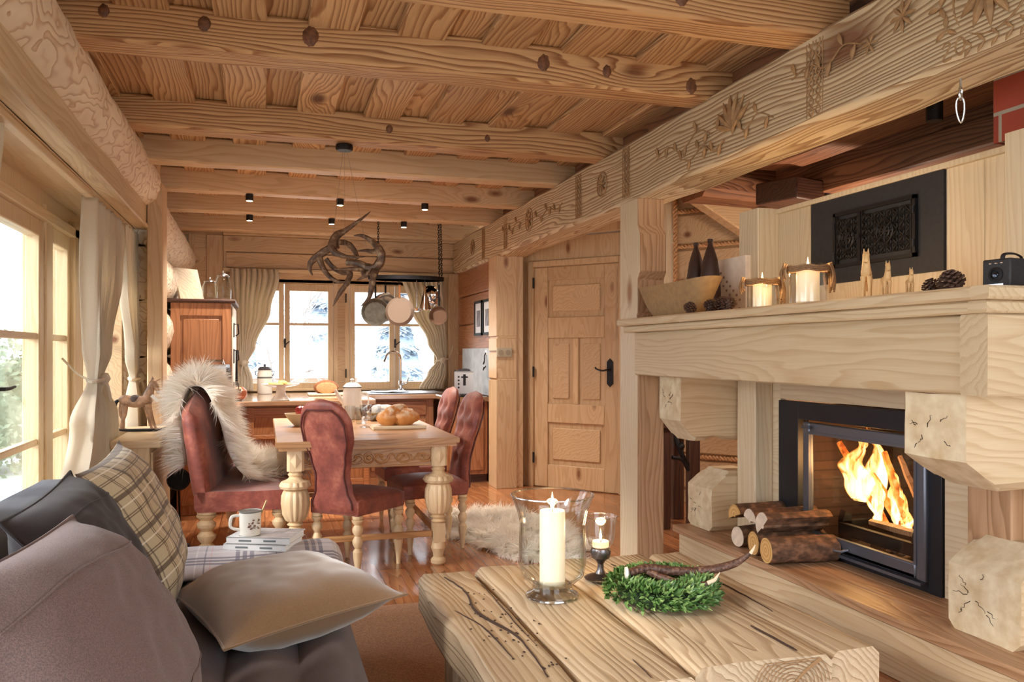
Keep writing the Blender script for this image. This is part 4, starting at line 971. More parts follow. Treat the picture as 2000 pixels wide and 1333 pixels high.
furw = NT('white_sheep_wool'); _q = furw.n('ShaderNodeTexNoise', {'Vector': furw.obj(), 'Scale': 7., 'Detail': 2}).outputs['Fac']
furw.set(Base_Color=furw.mix(furw.rng(_q, .35, .7), S(255, 253, 250), S(246, 238, 226)), Roughness=.85)
_t = furw.n('ShaderNodeBsdfTranslucent', {'Color': S(248, 240, 226)}); _mx = furw.n('ShaderNodeMixShader', {0: .5, 1: furw.bs.outputs[0], 2: _t.outputs[0]}); furw.t.links.new(_mx.outputs[0], furw.out.inputs[0]); furw = furw.m
# draped over the bench: path over the back and onto the seat
path = spl([(-.46, 5.60, .62), (-.48, 5.60, .95), (-.44, 5.62, 1.09), (-.345, 5.60, 1.09), (-.275, 5.64, .92), (-.225, 5.72, .70), (-.12, 5.84, .545), (.06, 5.98, .51), (.22, 6.05, .50)], 6)
wid = rad([.40, .46, .50, .52, .56, .62, .58, .46, .22], len(path))
def skin(u, v):
    x = v*(len(path)-1); i = min(int(x), len(path)-2); p = path[i].lerp(path[i+1], x-i); w_ = lerp(wid[i], wid[i+1], x-i)*(1+.12*math.sin(v*19))
    return Vector((p.x+.10*(.5-u)*(v if v > .3 else 0), p.y+(u-.5)*w_*1.6, p.z+.015*math.sin(u*9+v*7)-.03*(2*u-1)**2))
def samp_skin(r):
    u, v = r.random(), r.random(); p = skin(u, v); a = skin(min(1, u+.01), v)-skin(max(0, u-.01), v); b = skin(u, min(1, v+.01))-skin(u, max(0, v-.01))
    nn = b.cross(a).normalized(); 
    if nn.dot(Vector((-.6 if v < .25 else .6, 0, .5))) < 0: nn = -nn
    e = Vector((0, -1, 0)) if u < .12 else Vector((0, 1, 0)) if u > .88 else Vector((0, 0, 0))
    return p, nn, e*.5+b.normalized()*.25
sk = thing('sheepskin_throw', 'fluffy white sheepskin draped over the back of the red bench', 'sheepskin', (0, 0, 0))
MB().grid(lambda u, v: skin(.06+.88*u, v), 24, 60).build('hide', furw, sk, sm=80, solid=.02)
tag(furmesh(24000, samp_skin, (.08, .18), .0032, 3, .35, 1.0).build('wool', furw, sk, sm=0), kind='stuff')
def rugfn(u, v, amp=.02):
    cx, cy = 1.66, 5.62; a = u*2*PI; R = 1+.13*math.sin(a*3+.5)+.10*math.sin(a*2+2)+.06*math.sin(a*7)
    r = v; x = .40*r*R*math.cos(a); y = .98*r*R*math.sin(a); q = .12
    return Vector((cx+x*math.cos(q)-y*math.sin(q), cy+x*math.sin(q)+y*math.cos(q), .012+.02*(1-r)+amp*(noise.noise(Vector((x*6, y*6, 0)))+.4)*(1-r**4)))
def samp_rug(r):
    p = rugfn(r.random(), math.sqrt(r.random())); return p, Vector((0, 0, .45)), (p-Vector((1.66, 5.6, 0))).normalized()*.4
sk = thing('sheepskin_rug', 'fluffy white sheepskin rug on the floor by the door', 'rug', (0, 0, 0))
MB().grid(rugfn, 60, 10).build('hide', furw, sk, sm=80)
tag(furmesh(30000, samp_rug, (.06, .13), .003, 9, .5, 1.0).build('wool', furw, sk, sm=0), kind='stuff')
# ------------------------------------------------------------------ sideboard with rocking horse
t = thing('sideboard', 'low pale wooden sideboard in the window bay', 'sideboard', (0, 0, 0))
m = MB(); m.prism([(-.87, 5.32), (-.60, 5.32), (-.585, 5.34), (-.635, 6.38), (-1.08, 6.38), (-1.08, 6.05), (-.87, 6.05)], 'z', .715, .76); m.build('top', wood('x', 'frame'), t, bevel=.006)
m = MB(); m.box(-.86, 5.36, 0, -.66, 6.36, .714); m.box(-1.06, 6.08, 0, -.86, 6.36, .714); b_ = m.build('body', wood('z', 'frame'), t, bevel=.004)
m = MB(); m.box(-.66, 5.40, .05, -.645, 5.86, .68); m.build('door', wood('z', 'frame'), t, bevel=.004); m = MB(); m.box(-.66, 5.88, .05, -.645, 6.33, .68); m.build('door', wood('z', 'frame'), t, bevel=.004)
t = thing('rocking_horse', 'small carved rocking horse with black rocker on the sideboard', 'rocking horse', (-.80, 5.98, .762), RZ+.15)
kx = .00347/5.125*.93
def hc(px, py): return ((px-520)*kx, (955-py)*kx)
pw = plain('painted_horse_wood', (176, 138, 108), .5, 0, 26, .45, .2)
m = MB()
def limb(pp, rr, dy=0, n=10):
    q = spl([(hc(*p)[0], dy+(.0), hc(*p)[1]) for p in pp], 4); m.tube(q, rad(rr, len(q)), n)
limb([(325, 640), (370, 630), (470, 650), (580, 640), (640, 610)], [.018, .037, .038, .040, .022], 0, 14)
limb([(590, 640), (620, 560), (645, 490), (665, 430)], [.036, .030, .022, .017])
limb([(640, 425), (680, 470), (705, 520), (712, 560)], [.018, .021, .014, .010])
for pp, dy in [([(350, 660), (325, 760), (350, 850), (345, 945)], .022), ([(385, 670), (385, 780), (360, 860), (350, 945)], -.022), ([(585, 680), (600, 790), (628, 900), (640, 940)], .022), ([(620, 670), (650, 790), (685, 900), (705, 940)], -.022)]:
    limb(pp, [.024, .014, .009, .012], dy)
m.build('body', pw, t, sm=80)
m = MB(); limb([(660, 420), (650, 395), (652, 380)], [.006, .007, .002], .008); limb([(690, 430), (740, 405)], [.006, .003], -.008); m.build('ears', pw, t)
m = MB(); limb([(330, 625), (290, 650), (280, 700), (290, 770)], [.008, .013, .011, .003]); m.build('tail', iron, t)
m = MB()
for i in range(9):
    f = i/8; m.ell((hc(lerp(655, 560, f), 0)[0], 0, hc(0, lerp(420, 590, f))[1]), (.010, .012, .013), 8)
m.build('mane', plain('grey_brown_mane', (110, 92, 84), .8), t)
m = MB(); m.ell((hc(480, 0)[0], 0, hc(0, 630)[1]), (.042, .041, .036), 14); m.build('saddle', plain('dark_saddle', (84, 70, 66), .6, 0, 60, .4), t)
for dy in (-.03, .03):
    m = MB(); m.tube(spl([(hc(310, 0)[0], dy, .012), (hc(440, 0)[0], dy, .004), (hc(600, 0)[0], dy, .004), (hc(815, 0)[0], dy, .014)], 6), .007, 8, flat=1.6); m.build('rocker', iron, t)
m = MB(); m.box(hc(340, 0)[0], -.03, .006, hc(700, 0)[0], .03, .013); m.build('base_board', iron, t)
m = MB(); m.box(-.03, -.001, -.011, .03, .001, .011, TR(hc(692, 0)[0], -.035, hc(0, 610)[1], 0, 0, .75)); m.build('paper_tag', white_china, t)
# black round fire tool behind the sofa end
t = thing('bed_warmer', 'black round long-handled pan leaning beside the sideboard', 'pan', (-.545, 5.86, .0))
MB().lathe([(.001, -.02), (.065, -.02), (.075, 0), (.065, .02), (.001, .02)], 24, M=TR(0, 0, .445, 0, PI/2)).build('pan', iron, t)
m = MB(); m.tube([(0, 0, .38), (.012, 0, .03)], .007, 6); m.tube([(0, 0, .51), (0, .03, .7)], .006, 6); m.build('rod', iron, t)
MB().lathe([(.06, 0), (.06, .012), (.012, .03), (.001, .03)], 20, (.012, 0, 0)).build('foot', iron, t)
# ================================================================== LIVING
sofa_f = fabric('mauve_grey_upholstery', (98, 82, 80), (78, 66, 66), scale=500, bump=.25)
sofa_b = fabric('slate_blue_upholstery', (84, 88, 98), (68, 72, 82), scale=500, bump=.2)
t = thing('sofa', 'grey mauve upholstered sofa in the left foreground', 'sofa', (0, 0, 0))
def seam(a, b, c):
    if c > .36:
        for sx in (-.48, -.29, -.10, .085): c -= .016*math.exp(-((b-sx)/.011)**2)
        c += .012*math.cos((b+.10)/.187*2*PI+PI)
    return b, c
m = MB(); m.rbeam('y', .55, 3.60, -.66, .27, .22, .452, .045, .006, .06, fn=seam, sub=44); m.build('seat_cushion', sofa_f, t, sm=60)
m = MB(); m.rbeam('y', .55, 3.60, -.88, -.66, .10, .79, .05, .006, .12); m.build('backrest', sofa_b, t, sm=60)
m = MB(); m.rbeam('y', .58, 3.58, -.86, .23, .08, .22, .02, .002, .3); m.build('base', sofa_f, t)
for x in (-.78, .16):
    for y in (.68, 3.48): MB().lathe([(.02, 0), (.03, .08), (.03, .081)], 12, (x, y, 0)).build('leg', wood('z', 'dark'), t)
def pillow(name, label, crn, th, mat, cat='cushion', seamm=None, pinch=.10, wr=.008, seed=0, zipper=False):
    """crn: four corners in order"""
    c = [Vector(p) for p in crn]; nrm = ((c[1]-c[0]).cross(c[3]-c[0])).normalized(); N = 36
    def at(u, v, s_):
        U, V = 2*u-1, 2*v-1
        uu = .5+.5*U*(1-pinch*(1-V*V)*(abs(U)**2)); vv = .5+.5*V*(1-pinch*(1-U*U)*(abs(V)**2))
        p = c[0].lerp(c[1], uu).lerp(c[3].lerp(c[2], uu), vv)
        e = (max(0, 1-U**4)*max(0, 1-V**4))**.62; k = 1/(1+2.2*(U*U*V*V)**2)
        nn = noise.noise(Vector((U*2.1+seed, V*2.1, s_)))*.6+.5*noise.noise(Vector((U*5+seed, V*5, s_+3)))
        rid = math.exp(-((1-max(abs(U), abs(V)))/.10)**2)*math.sin((U+V)*14+seed)*.35
        return p+nrm*s_*(th/2*e*k)+nrm*(wr*(nn*(e > 0))*e*2+wr*rid*e)
    vs = []; fs = []
    for s_ in (1, -1):
        for j in range(N+1):
            for i in range(N+1): vs.append(at(i/N, j/N, s_))
    o_ = (N+1)**2
    for j in range(N):
        for i in range(N):
            a = j*(N+1)+i; fs += [(a, a+1, a+N+2, a+N+1), (o_+a+N+1, o_+a+N+2, o_+a+1, o_+a)]
    t = thing(name, label, cat, (0, 0, 0)); b = MB().add(vs, fs).build('cover', mat, t, sm=85)
    me = b.data; uvl = me.uv_layers.new(name='UVMap'); L1, L2 = (c[1]-c[0]).length, (c[3]-c[0]).length
    for lp in me.loops:
        k = lp.vertex_index % o_; uvl.data[lp.index].uv = ((k % (N+1))/N*L1, (k//(N+1))/N*L2)
    if name == 'cushion' and 'mauve' in label:
        for vv in (.22, .80):
            MB().tube([at(i/N, vv+.03*math.sin(i/6), 1 if nrm.x > 0 else -1)+nrm*(.001 if nrm.x > 0 else -.001) for i in range(1, N)], .0022, 5).build('stitched_seam', seamm, t)
    if seamm:
        ed = [at(i/N, 0, 0) for i in range(N)]+[at(1, i/N, 0) for i in range(N)]+[at(1-i/N, 1, 0) for i in range(N)]+[at(0, 1-i/N, 0) for i in range(N)]
        MB().tube(ed, .004, 6, closed=True).build('piping', seamm, t)
    return t
tan = fabric('tan_velvet', (136, 102, 64), (108, 78, 46), ro=.8, sheen=.6, scale=700, bump=.06)
pillow('cushion', 'tan velvet cushion lying flat on the sofa seat', [(-.10, 2.25, .515), (.41, 2.47, .555), (.17, 3.08, .525), (-.29, 2.84, .515)], .19, tan, seamm=tan, pinch=.07, seed=2, wr=.0045)
slate = fabric('slate_cushion_cover', (52, 47, 50), (42, 38, 42), scale=450)
pillow('cushion', 'dark slate cushion leaning between the plaid and mauve ones', [(-.25, 2.16, .47), (-.36, 2.74, .47), (-.56, 2.76, .925), (-.57, 2.10, .90)], .22, slate, seamm=slate, pinch=.06, seed=5)
pl = plaid('brown_plaid', (192, 174, 142), [(.0, .12, (76, 58, 48), .8), (.17, .20, (80, 60, 52), .6), (.50, .53, (76, 58, 48), .75), (.56, .59, (76, 58, 48), .75), (.80, .84, (236, 228, 210), .6)], .125, uv=True)
pillow('cushion', 'cream and brown plaid cushion at the sofa end', [(-.26, 2.66, .49), (-.30, 3.20, .50), (-.50, 3.24, .97), (-.54, 2.72, .92)], .19, pl, pinch=.08, seed=8)
mv = fabric('mauve_cushion_cover', (128, 106, 102), (100, 84, 82), scale=420, bump=.35)
pillow('cushion', 'large mauve cushion nearest the camera on the sofa', [(-.17, 1.30, .47), (-.19, 2.16, .47), (-.43, 2.14, .90), (-.46, 1.36, .94)], .26, mv, seamm=mv, pinch=.05, seed=11)
# plaid blanket over the far end of the sofa
throw = plaid('pale_plaid_wool', (206, 200, 204), [(.05, .11, (96, 92, 112), .75), (.15, .21, (96, 92, 112), .75), (.25, .31, (96, 92, 112), .75), (.5, .52, (230, 226, 226), .7), (.62, .64, (80, 80, 100), .6), (.70, .72, (206, 168, 172), .6)], .26)
def thr(u, v):
    y = 3.22+.43*v; x = lerp(-.52, .285, u); z = .488-.015*math.cos(v*PI*2)+.006*noise.noise(Vector((x*6, y*6, 1)))
    if u > .92: k = (u-.92)/.08; x = .243+.05*math.sin(k*PI/2); z -= .07*k*k+.0
    if v > .9: k = (v-.9)/.1; z -= .05*k*k
    if v < .12: z -= .025*(1-v/.12)**2
    return (x, y, z)
m = MB(); m.grid(thr, 60, 24); tag(m.build('plaid_blanket', throw, solid=.022, sm=80), 'folded pale plaid wool blanket over the sofa end', 'blanket')
bz = .507
bookm = plain('magazine_cover_print', (190, 186, 184), .35, 0, 22, .5); paper = plain('white_paper', (236, 238, 240), .6)
for i, (lb, rz, dx) in enumerate([('lower white paperback on the plaid blanket', -.42, 0), ('upper book with a landscape cover under the mug', -.38, .01)]):
    t = thing('book', lb, 'book', (.0+dx, 3.46, bz+.026*i), rz, 'books on the sofa blanket')
    MB().box(-.125, -.085, .002, .12, .085, .022).build('pages', paper, t); m = MB(); m.box(-.13, -.09, .022, .125, .09, .025); m.box(-.13, -.09, 0, .125, .09, .002); m.box(-.13, -.09, 0, .125, -.086, .025)
    cvr = m.build('cover', paper if i == 0 else paper, t)
    if i: MB().box(-.09, -.07, .0252, .12, .085, .0258).build('cover_picture', bookm, t)
    for x in (-.08, .02): MB().box(x, -.0915, .009, x+.05, -.0895, .016).build('spine_lettering', plain('grey_print', (120, 130, 134), .6), cvr)
t = thing('enamel_mug', 'white enamel mug with a printed picture on the books', 'mug', (-.055, 3.44, bz+.053), .1)
MB().lathe([(.038, 0), (.041, .003), (.042, .092), (.044, .094), (.040, .094), (.038, .006), (.001, .005)], 28).build('body', enamel, t)
MB().tube(spl([(-.041, 0, .078), (-.07, 0, .074), (-.074, 0, .035), (-.041, 0, .022)], 6), .006, 8).build('handle', enamel, t)
MB().lathe([(.0445, .091), (.0455, .094), (.0435, .096), (.0425, .093)], 28).build('rim', plain('grey_rim', (120, 118, 112), .4), t)
m = MB(); rr = random.Random(4)
for i in range(24): a = -1.25+rr.uniform(-.55, .55); z = rr.uniform(.025, .065); m.ell((.0418*math.cos(a), .0418*math.sin(a), z), (.003+rr.random()*.003, .003, .0015+.002*rr.random()), 6)
m.build('printed_picture', plain('brown_print', (130, 96, 84), .5), t)
t = thing('spoon', 'thin pale spoon standing in the enamel mug', 'spoon', (-.045, 3.44, bz+.06))
MB().tube([(0, 0, 0), (.03, 0, .07), (.052, .0, .125)], [.003, .003, .004], 6).build('handle', plain('brass_spoon', (206, 180, 130), .3, .6), t)
tag(MB().rbeam('y', 2.95, 3.14, -.03, .08, .0, .01, .001, 0, .1, sub=1).build('_', white_china), 'x', 'x'); D.objects.remove(D.objects['_'])
# ------------------------------------------------------------------ coffee table
CW = wood('y', 'coffee')
t = thing('coffee_table', 'massive rustic coffee table of cracked old planks', 'table', (1.105, 2.5, 0))
def edge_fn(sd, left=False):
    def f(a, b, c):
        if left and b < -.48: b += .035*noise.noise(Vector((a*1.6+3, c*3, 0)))+(.05*(.45-c) if c < .45 else 0)
        return b, c+.004*noise.noise(Vector((a*3, b*8, sd)))
    return f
for i, (x0, x1, y0, y1) in enumerate([(-.565, -.335, -.62, .57), (-.328, -.035, -.60, .60), (-.02, .40, -.56, .62), (.405, .565, -.55, .60)]):
    m = MB(); m.rbeam('y', y0, y1, x0, x1, .30, .45, .022, .008, .05, nf=3, fn=edge_fn(i, i == 0), sub=7)
    m.build('plank', CW, t, sm=50)
crk = plain('dark_crack', (58, 40, 30), .9)
def crack(pts, w_=.003):
    m = MB(); q = spl(pts, 8); m.tube([p+Vector((.003*noise.noise(p*30), 0, 0)) for p in q], [w_*(math.sin(PI*min(1, max(0, (i+1)/(len(q)+1))))**.5) for i in range(len(q))], 6, flat=.5); m.build('crack', crk, t)
crack([(-.47, .50, .451), (-.44, .30, .451), (-.455, .05, .452), (-.40, -.2, .452), (-.41, -.5, .451)], .006); crack([(-.52, .1, .451), (-.47, -.1, .451), (-.46, -.35, .451)], .003)
crack([(-.36, .45, .451), (-.365, .1, .451), (-.37, -.3, .451)], .0035); crack([(.2, .5, .451), (.21, .3, .451)], .003); crack([(.46, .45, .451), (.47, .1, .451), (.455, -.2, .451)], .003); crack([(.31, -.3, .451), (.315, -.52, .451)], .004)
crack([(-.15, -.45, .451), (-.16, -.58, .451)], .002)
m = MB(); rr = random.Random(12)
for i in range(55):
    x, y = rr.gauss(-.40, .045), rr.uniform(-.45, .30); m.ell((x, y, .452), (.0025+rr.random()*.002, .004+rr.random()*.003, .0015), 6)
tag(m.build('worm_holes', crk, t), kind='stuff')
# end-grain rings on the near plank end
m = MB(); 
for i in range(1, 11): m.tube([(.27+.012*i*math.cos(q*PI/12), -.5645, .375+.0095*i*math.sin(q*PI/12)) for q in range(24) if abs(.0095*i*math.sin(q*PI/12)) < .068], .0012, 4)
m.tube([(.27, -.565, .375), (.31, -.565, .41), (.36, -.565, .44)], [.002, .004, .006], 5); m.build('end_grain', plain('end_grain_lines', (150, 116, 80), .8), t)
for sx in (-1, 1):
    for sy in (-1, 1): MB().rbeam('z', .018, .30, sx*.40-.07, sx*.40+.07, sy*.42-.07, sy*.42+.07, .012, .006, .1).build('leg', wood('z', 'coffee'), t)
TT = .456
# hurricane glass with candle
t = thing('hurricane_glass', 'large clear hurricane glass on the coffee table', 'candle holder', (.93, 2.635, TT))
hp = [(.085, 0), (.088, .006), (.086, .016), (.07, .028), (.066, .036), (.075, .05), (.105, .075), (.114, .12), (.112, .20), (.110, .25), (.118, .29), (.132, .325), (.140, .345), (.138, .347), (.128, .326), (.113, .29), (.105, .25), (.107, .20), (.109, .12), (.10, .078), (.07, .054), (.001, .046)]
MB().lathe(hp, 56).build('vessel', thin_glass('hurricane_clear_glass', (.975, .985, .985, 1), 2.2), t)
MB().tube([(.139*math.cos(q*PI/28), .139*math.sin(q*PI/28), .346) for q in range(56)], .0035, 8, closed=True).build('rim', rimg, t)
MB().tube([(.086*math.cos(q*PI/28), .086*math.sin(q*PI/28), .006) for q in range(56)], .005, 8, closed=True).build('foot_rim', rimg, t)
MB().lathe([(.001, .003), (.078, .004), (.08, .014), (.06, .026), (.055, .040), (.001, .042)], 40).build('solid_foot', thin_glass('thick_foot_glass', (.97, .985, .985, 1), 2.6), t)
fl_m = NT('candle_flame_glow'); fl_m.t.nodes.remove(fl_m.bs); _e = fl_m.n('ShaderNodeEmission', {0: S(255, 216, 140), 1: 9.}); fl_m.t.links.new(_e.outputs[0], fl_m.out.inputs[0]); fl_m = fl_m.m
def candle(x, y, z, r, h, lab, fs=1.0, e=1.2, group='burning candles'):
    t = thing('candle', lab, 'candle', (x, y, z), 0, group)
    MB().lathe([(r*.98, 0), (r, .003), (r, h-.004), (r*.95, h), (r*.6, h-.004), (.001, h-.006)], 32).build('wax_body', wax, t)
    MB().tube([(0, 0, h-.006), (.002, 0, h+.006), (.004, 0, h+.012)], .0015, 5).build('wick', iron, t)
    MB().lathe([(.001, h+.004), (.0045*fs, h+.008), (.0068*fs, h+.014), (.0072*fs, h+.021*fs), (.0058*fs, h+.031*fs), (.0036*fs, h+.042*fs), (.0016*fs, h+.053*fs), (.0003, h+.062*fs)], 14).build('flame', fl_m, t)
    ld = D.lights.new('candle_light', 'POINT'); ld.energy = e; ld.color = (1, .65, .3); ld.shadow_soft_size = .02; lo_ = D.objects.new('candle_light', ld); C.objects.link(lo_); lo_.parent = t; lo_.location = (0, 0, h+.07)
    return t
candle(.93, 2.635, TT+.048, .043, .245, 'tall cream pillar candle in the hurricane glass')
t = thing('glass_goblet', 'small glass goblet on a dark metal foot beside the wreath', 'candle holder', (1.175, 2.80, TT))
MB().lathe([(.058, 0), (.060, .004), (.05, .010), (.02, .02), (.012, .035), (.011, .055), (.02, .068), (.034, .078), (.038, .10), (.034, .112), (.03, .112), (.001, .10)], 32).build('metal_foot', plain('dark_pewter', (120, 116, 118), .3, .9), t)
MB().lathe([(.030, .11), (.045, .13), (.052, .16), (.054, .20), (.060, .225), (.062, .228), (.060, .228), (.052, .20), (.050, .16), (.043, .132), (.001, .114)], 40).build('glass_cup', thin_glass('hurricane_clear_glass'), t)
MB().tube([(.061*math.cos(q*PI/20), .061*math.sin(q*PI/20), .228) for q in range(40)], .0018, 6, closed=True).build('rim', rimg, t)
candle(1.175, 2.80, TT+.116, .03, .022, 'small tealight glowing inside the footed goblet', .7, .8)
# wreath
lf = NT('boxwood_leaf'); _r = lf.n('ShaderNodeNewGeometry').outputs['Random Per Island']
lf.set(Base_Color=lf.ramp(_r, [(0, S(50, 84, 40)), (.5, S(92, 132, 66)), (1, S(160, 190, 116))]), Roughness=.4); lf = lf.m
t = thing('wreath', 'green boxwood wreath lying on the coffee table', 'wreath', (1.27, 2.50, TT))
rr = random.Random(5); vs = []; fs = []
for i in range(2300):
    a = rr.uniform(0, 2*PI); b = rr.uniform(-.3, PI+.3); R = .122; r = .048+rr.random()*.016
    p = Vector(((R+r*math.cos(b))*math.cos(a), (R+r*math.cos(b))*math.sin(a), max(.006, .032+r*.75*math.sin(b))))
    d = Vector((math.cos(b)*math.cos(a)-math.sin(a)*.7, math.cos(b)*math.sin(a)+math.cos(a)*.7, math.sin(b)*.8+.1))+Vector((rr.gauss(0, .4), rr.gauss(0, .4), rr.gauss(0, .4))); d.normalize()
    s_ = d.cross(Vector((rr.gauss(0, 1), rr.gauss(0, 1), 1))).normalized(); L = .027; W = .0075; up_ = s_.cross(d)*.002; k = len(vs)
    for q in (p, p+d*L*.4+s_*W+up_, p+d*L, p+d*L*.4-s_*W+up_, p+d*L*.45-up_): vs.append((q.x, q.y, max(.001, q.z)))
    fs += [(k, k+1, k+4), (k+1, k+2, k+4), (k+2, k+3, k+4), (k+3, k, k+4)]
tag(MB().add(vs, fs).build('leaves', lf, t, sm=0), kind='stuff')
MB().tube([(.122*math.cos(q*PI/16), .122*math.sin(q*PI/16), .034) for q in range(32)], .03, 8, closed=True).build('inner_ring', plain('dark_green_core', (36, 56, 30), .9), t)
ant2 = NT('dark_antler_horn'); _a = ant2.n('ShaderNodeTexNoise', {'Vector': ant2.obj(), 'Scale': 90., 'Detail': 4}).outputs['Fac']
ant2.set(Base_Color=ant2.ramp(_a, [(.35, S(60, 38, 32)), (.6, S(112, 80, 66)), (.8, S(170, 140, 116))]), Roughness=.45); ant2.bump(_a, .8, .004); ant2 = ant2.m
t = thing('antler', 'dark two-pronged antler resting on the green wreath', 'antler', (1.27, 2.50, TT+.085), RZ)
def tb(pp, rr_): 
    q = spl(pp, 7); m.tube(q, [r*(1+.1*noise.noise(p*80)) for r, p in zip(rad(rr_, len(q)), q)], 10)
m = MB(); tb([(-.115, -.03, .012), (-.05, .0, .02), (.05, .02, .005), (.15, .03, .004), (.245, .02, .03), (.295, 0, .07)], [.014, .015, .016, .016, .013, .006])
tb([(-.05, .0, .012), (0, -.05, .0), (.07, -.09, -.012), (.13, -.09, -.006)], [.012, .012, .011, .008]); m.build('beam', ant2, t, sm=80)
pt = plain('pale_horn_tip', (226, 208, 180), .4)
m = MB(); m.tube([(.295, 0, .07), (.305, -.002, .086), (.31, -.004, .10)], [.0065, .004, .001], 8); m.tube([(.13, -.09, -.006), (.155, -.088, .006), (.172, -.086, .03)], [.008, .006, .001], 8); m.build('tip', pt, t)
m = MB(); m.lathe([(.001, -.004), (.016, -.004), (.022, 0), (.021, .008), (.001, .01)], 18, M=TR(-.12, -.034, .012, 0, 0, -PI/2)); m.build('burr', white_china, t)
# rug
tag(MB().rbeam('y', 1.0, 4.15, .31, 1.95, .002, .016, .005, 0, .3, sub=2).build('woven_rug', fabric('brown_sisal', (172, 126, 84), (132, 90, 56), scale=160, bump=.8, blot=3)), 'golden brown woven rug between sofa and hearth', 'rug')
# ================================================================== HEARTH
MW = wood('y', 'mantel'); HX = wood('x', 'mantel')
t = thing('hearth', 'long raised wooden hearth step in front of the fireplace', 'hearth', (0, 0, 0))
m = MB(); m.rbeam('y', .6, 4.42, 2.36, 2.44, .0, .215, .008, .003, .15); m.build('front_board', MW, t)
m = MB()
for i, (a, b) in enumerate([(2.335, 2.50), (2.504, 2.63), (2.634, 2.80)]): m.rbeam('y', .6, 4.46, a, b, .215, .255, .005, .002, .15)
m.build('top_board', wood('y', 'hearth'), t)
m = MB(); m.box(2.44, .6, 0, 2.80, 4.42, .213); m.build('core', wood('y', 'hearth'), t)
# fireplace face, built of boards and posts
m = MB()
m.box(2.715, 3.93, .257, 2.75, 4.30, 1.15); m.box(2.715, 2.55, .257, 2.75, 2.785, 1.15); m.box(2.715, 2.785, 1.03, 2.75, 3.93, 1.15)
m.box(2.72, .6, .257, 2.75, 2.54, 1.15)
tag(m.build('fireplace_facing', wood('y', 'pale'), bevel=.002), 'pale board facing around the black fireplace', 'fireplace surround', kind='structure')
m = MB(); m.rbeam('z', .257, 1.15, 2.60, 2.715, 4.0, 4.18, .006, .003, .1)
tag(m.build('post', wood('z', 'pale'), sm=40), 'short pale post left of the fireplace door', 'post', kind='structure')
m = MB(); m.rbeam('z', .257, .86, 2.60, 2.715, 2.36, 2.56, .006, .003, .1)
tag(m.build('post', wood('z', 'hearth'), sm=40), 'short wooden post right of the fireplace door', 'post', kind='structure')
# chimney breast above
m = MB()
for a, b in [(3.69, 3.78), (3.783, 3.97), (2.60, 2.79), (2.40, 2.598)]: m.box(2.73, a, 1.40, 2.775, b, 2.05)
m.box(2.733, 2.78, 1.40, 2.775, 3.70, 1.63); m.box(2.735, 2.79, 1.6, 2.775, 3.69, 2.05)
m.box(2.71, 2.40, 2.05, 2.80, 3.97, 2.075)
st(m.build('chimney_boards', wood('z', 'pale'), bevel=.002), 'pale vertical boards above the mantel')
m = MB(); m.box(2.775, 2.4, 1.15, 3.45, 4.1, 2.05); st(m.build('chimney_core', plain('render_core', (170, 150, 130), .9)))
for y0, y1, lb in ((3.97, 4.16, 'pale post at the left end of the chimney boards'), (2.30, 2.40, 'x')):
    m = MB(); m.rbeam('z', 1.47, 2.08, 2.60, 2.80, y0, y1, .004, .001, .2)
    if y0 > 3: tag(m.build('chimney_post', wood('z', 'pale'), sm=40), lb, 'post', kind='structure')
m = MB(); m.rbeam('z', 1.47, 2.085, 2.60, 2.82, 2.02, 2.39, .004, .001, .2); 
for yy in (2.14, 2.27): m.box(2.598, yy, 1.47, 2.6, yy+.002, 2.085)
tag(m.build('chimney_post', wood('z', 'pale'), sm=40), 'wide pale post at the right edge above the mantel', 'post', kind='structure')
# bricks of the chimney above
br = NT('red_brick'); _tb = br.n('ShaderNodeTexBrick', {'Vector': br.vm('MULTIPLY', br.n('ShaderNodeCombineXYZ', {0: br.n('ShaderNodeSeparateXYZ', {0: br.obj()}).outputs[1], 1: br.n('ShaderNodeSeparateXYZ', {0: br.obj()}).outputs[2], 2: 0.}).outputs[0], (1, 1, 1)), 'Color1': S(168, 72, 50), 'Color2': S(142, 58, 42), 'Mortar': S(160, 150, 136), 'Scale': 4., 'Mortar Size': .03, 'Brick Width': 1., 'Row Height': .55})
br.set(Base_Color=_tb.outputs['Color'], Roughness=.85); br.bump(_tb.outputs['Fac'], -.5, .01)
tag(MB().box(2.70, 1.55, 2.09, 3.3, 2.53, 3.1).build('brick_chimney', br.m), 'red brick chimney stack rising at the right edge', 'chimney', kind='structure')
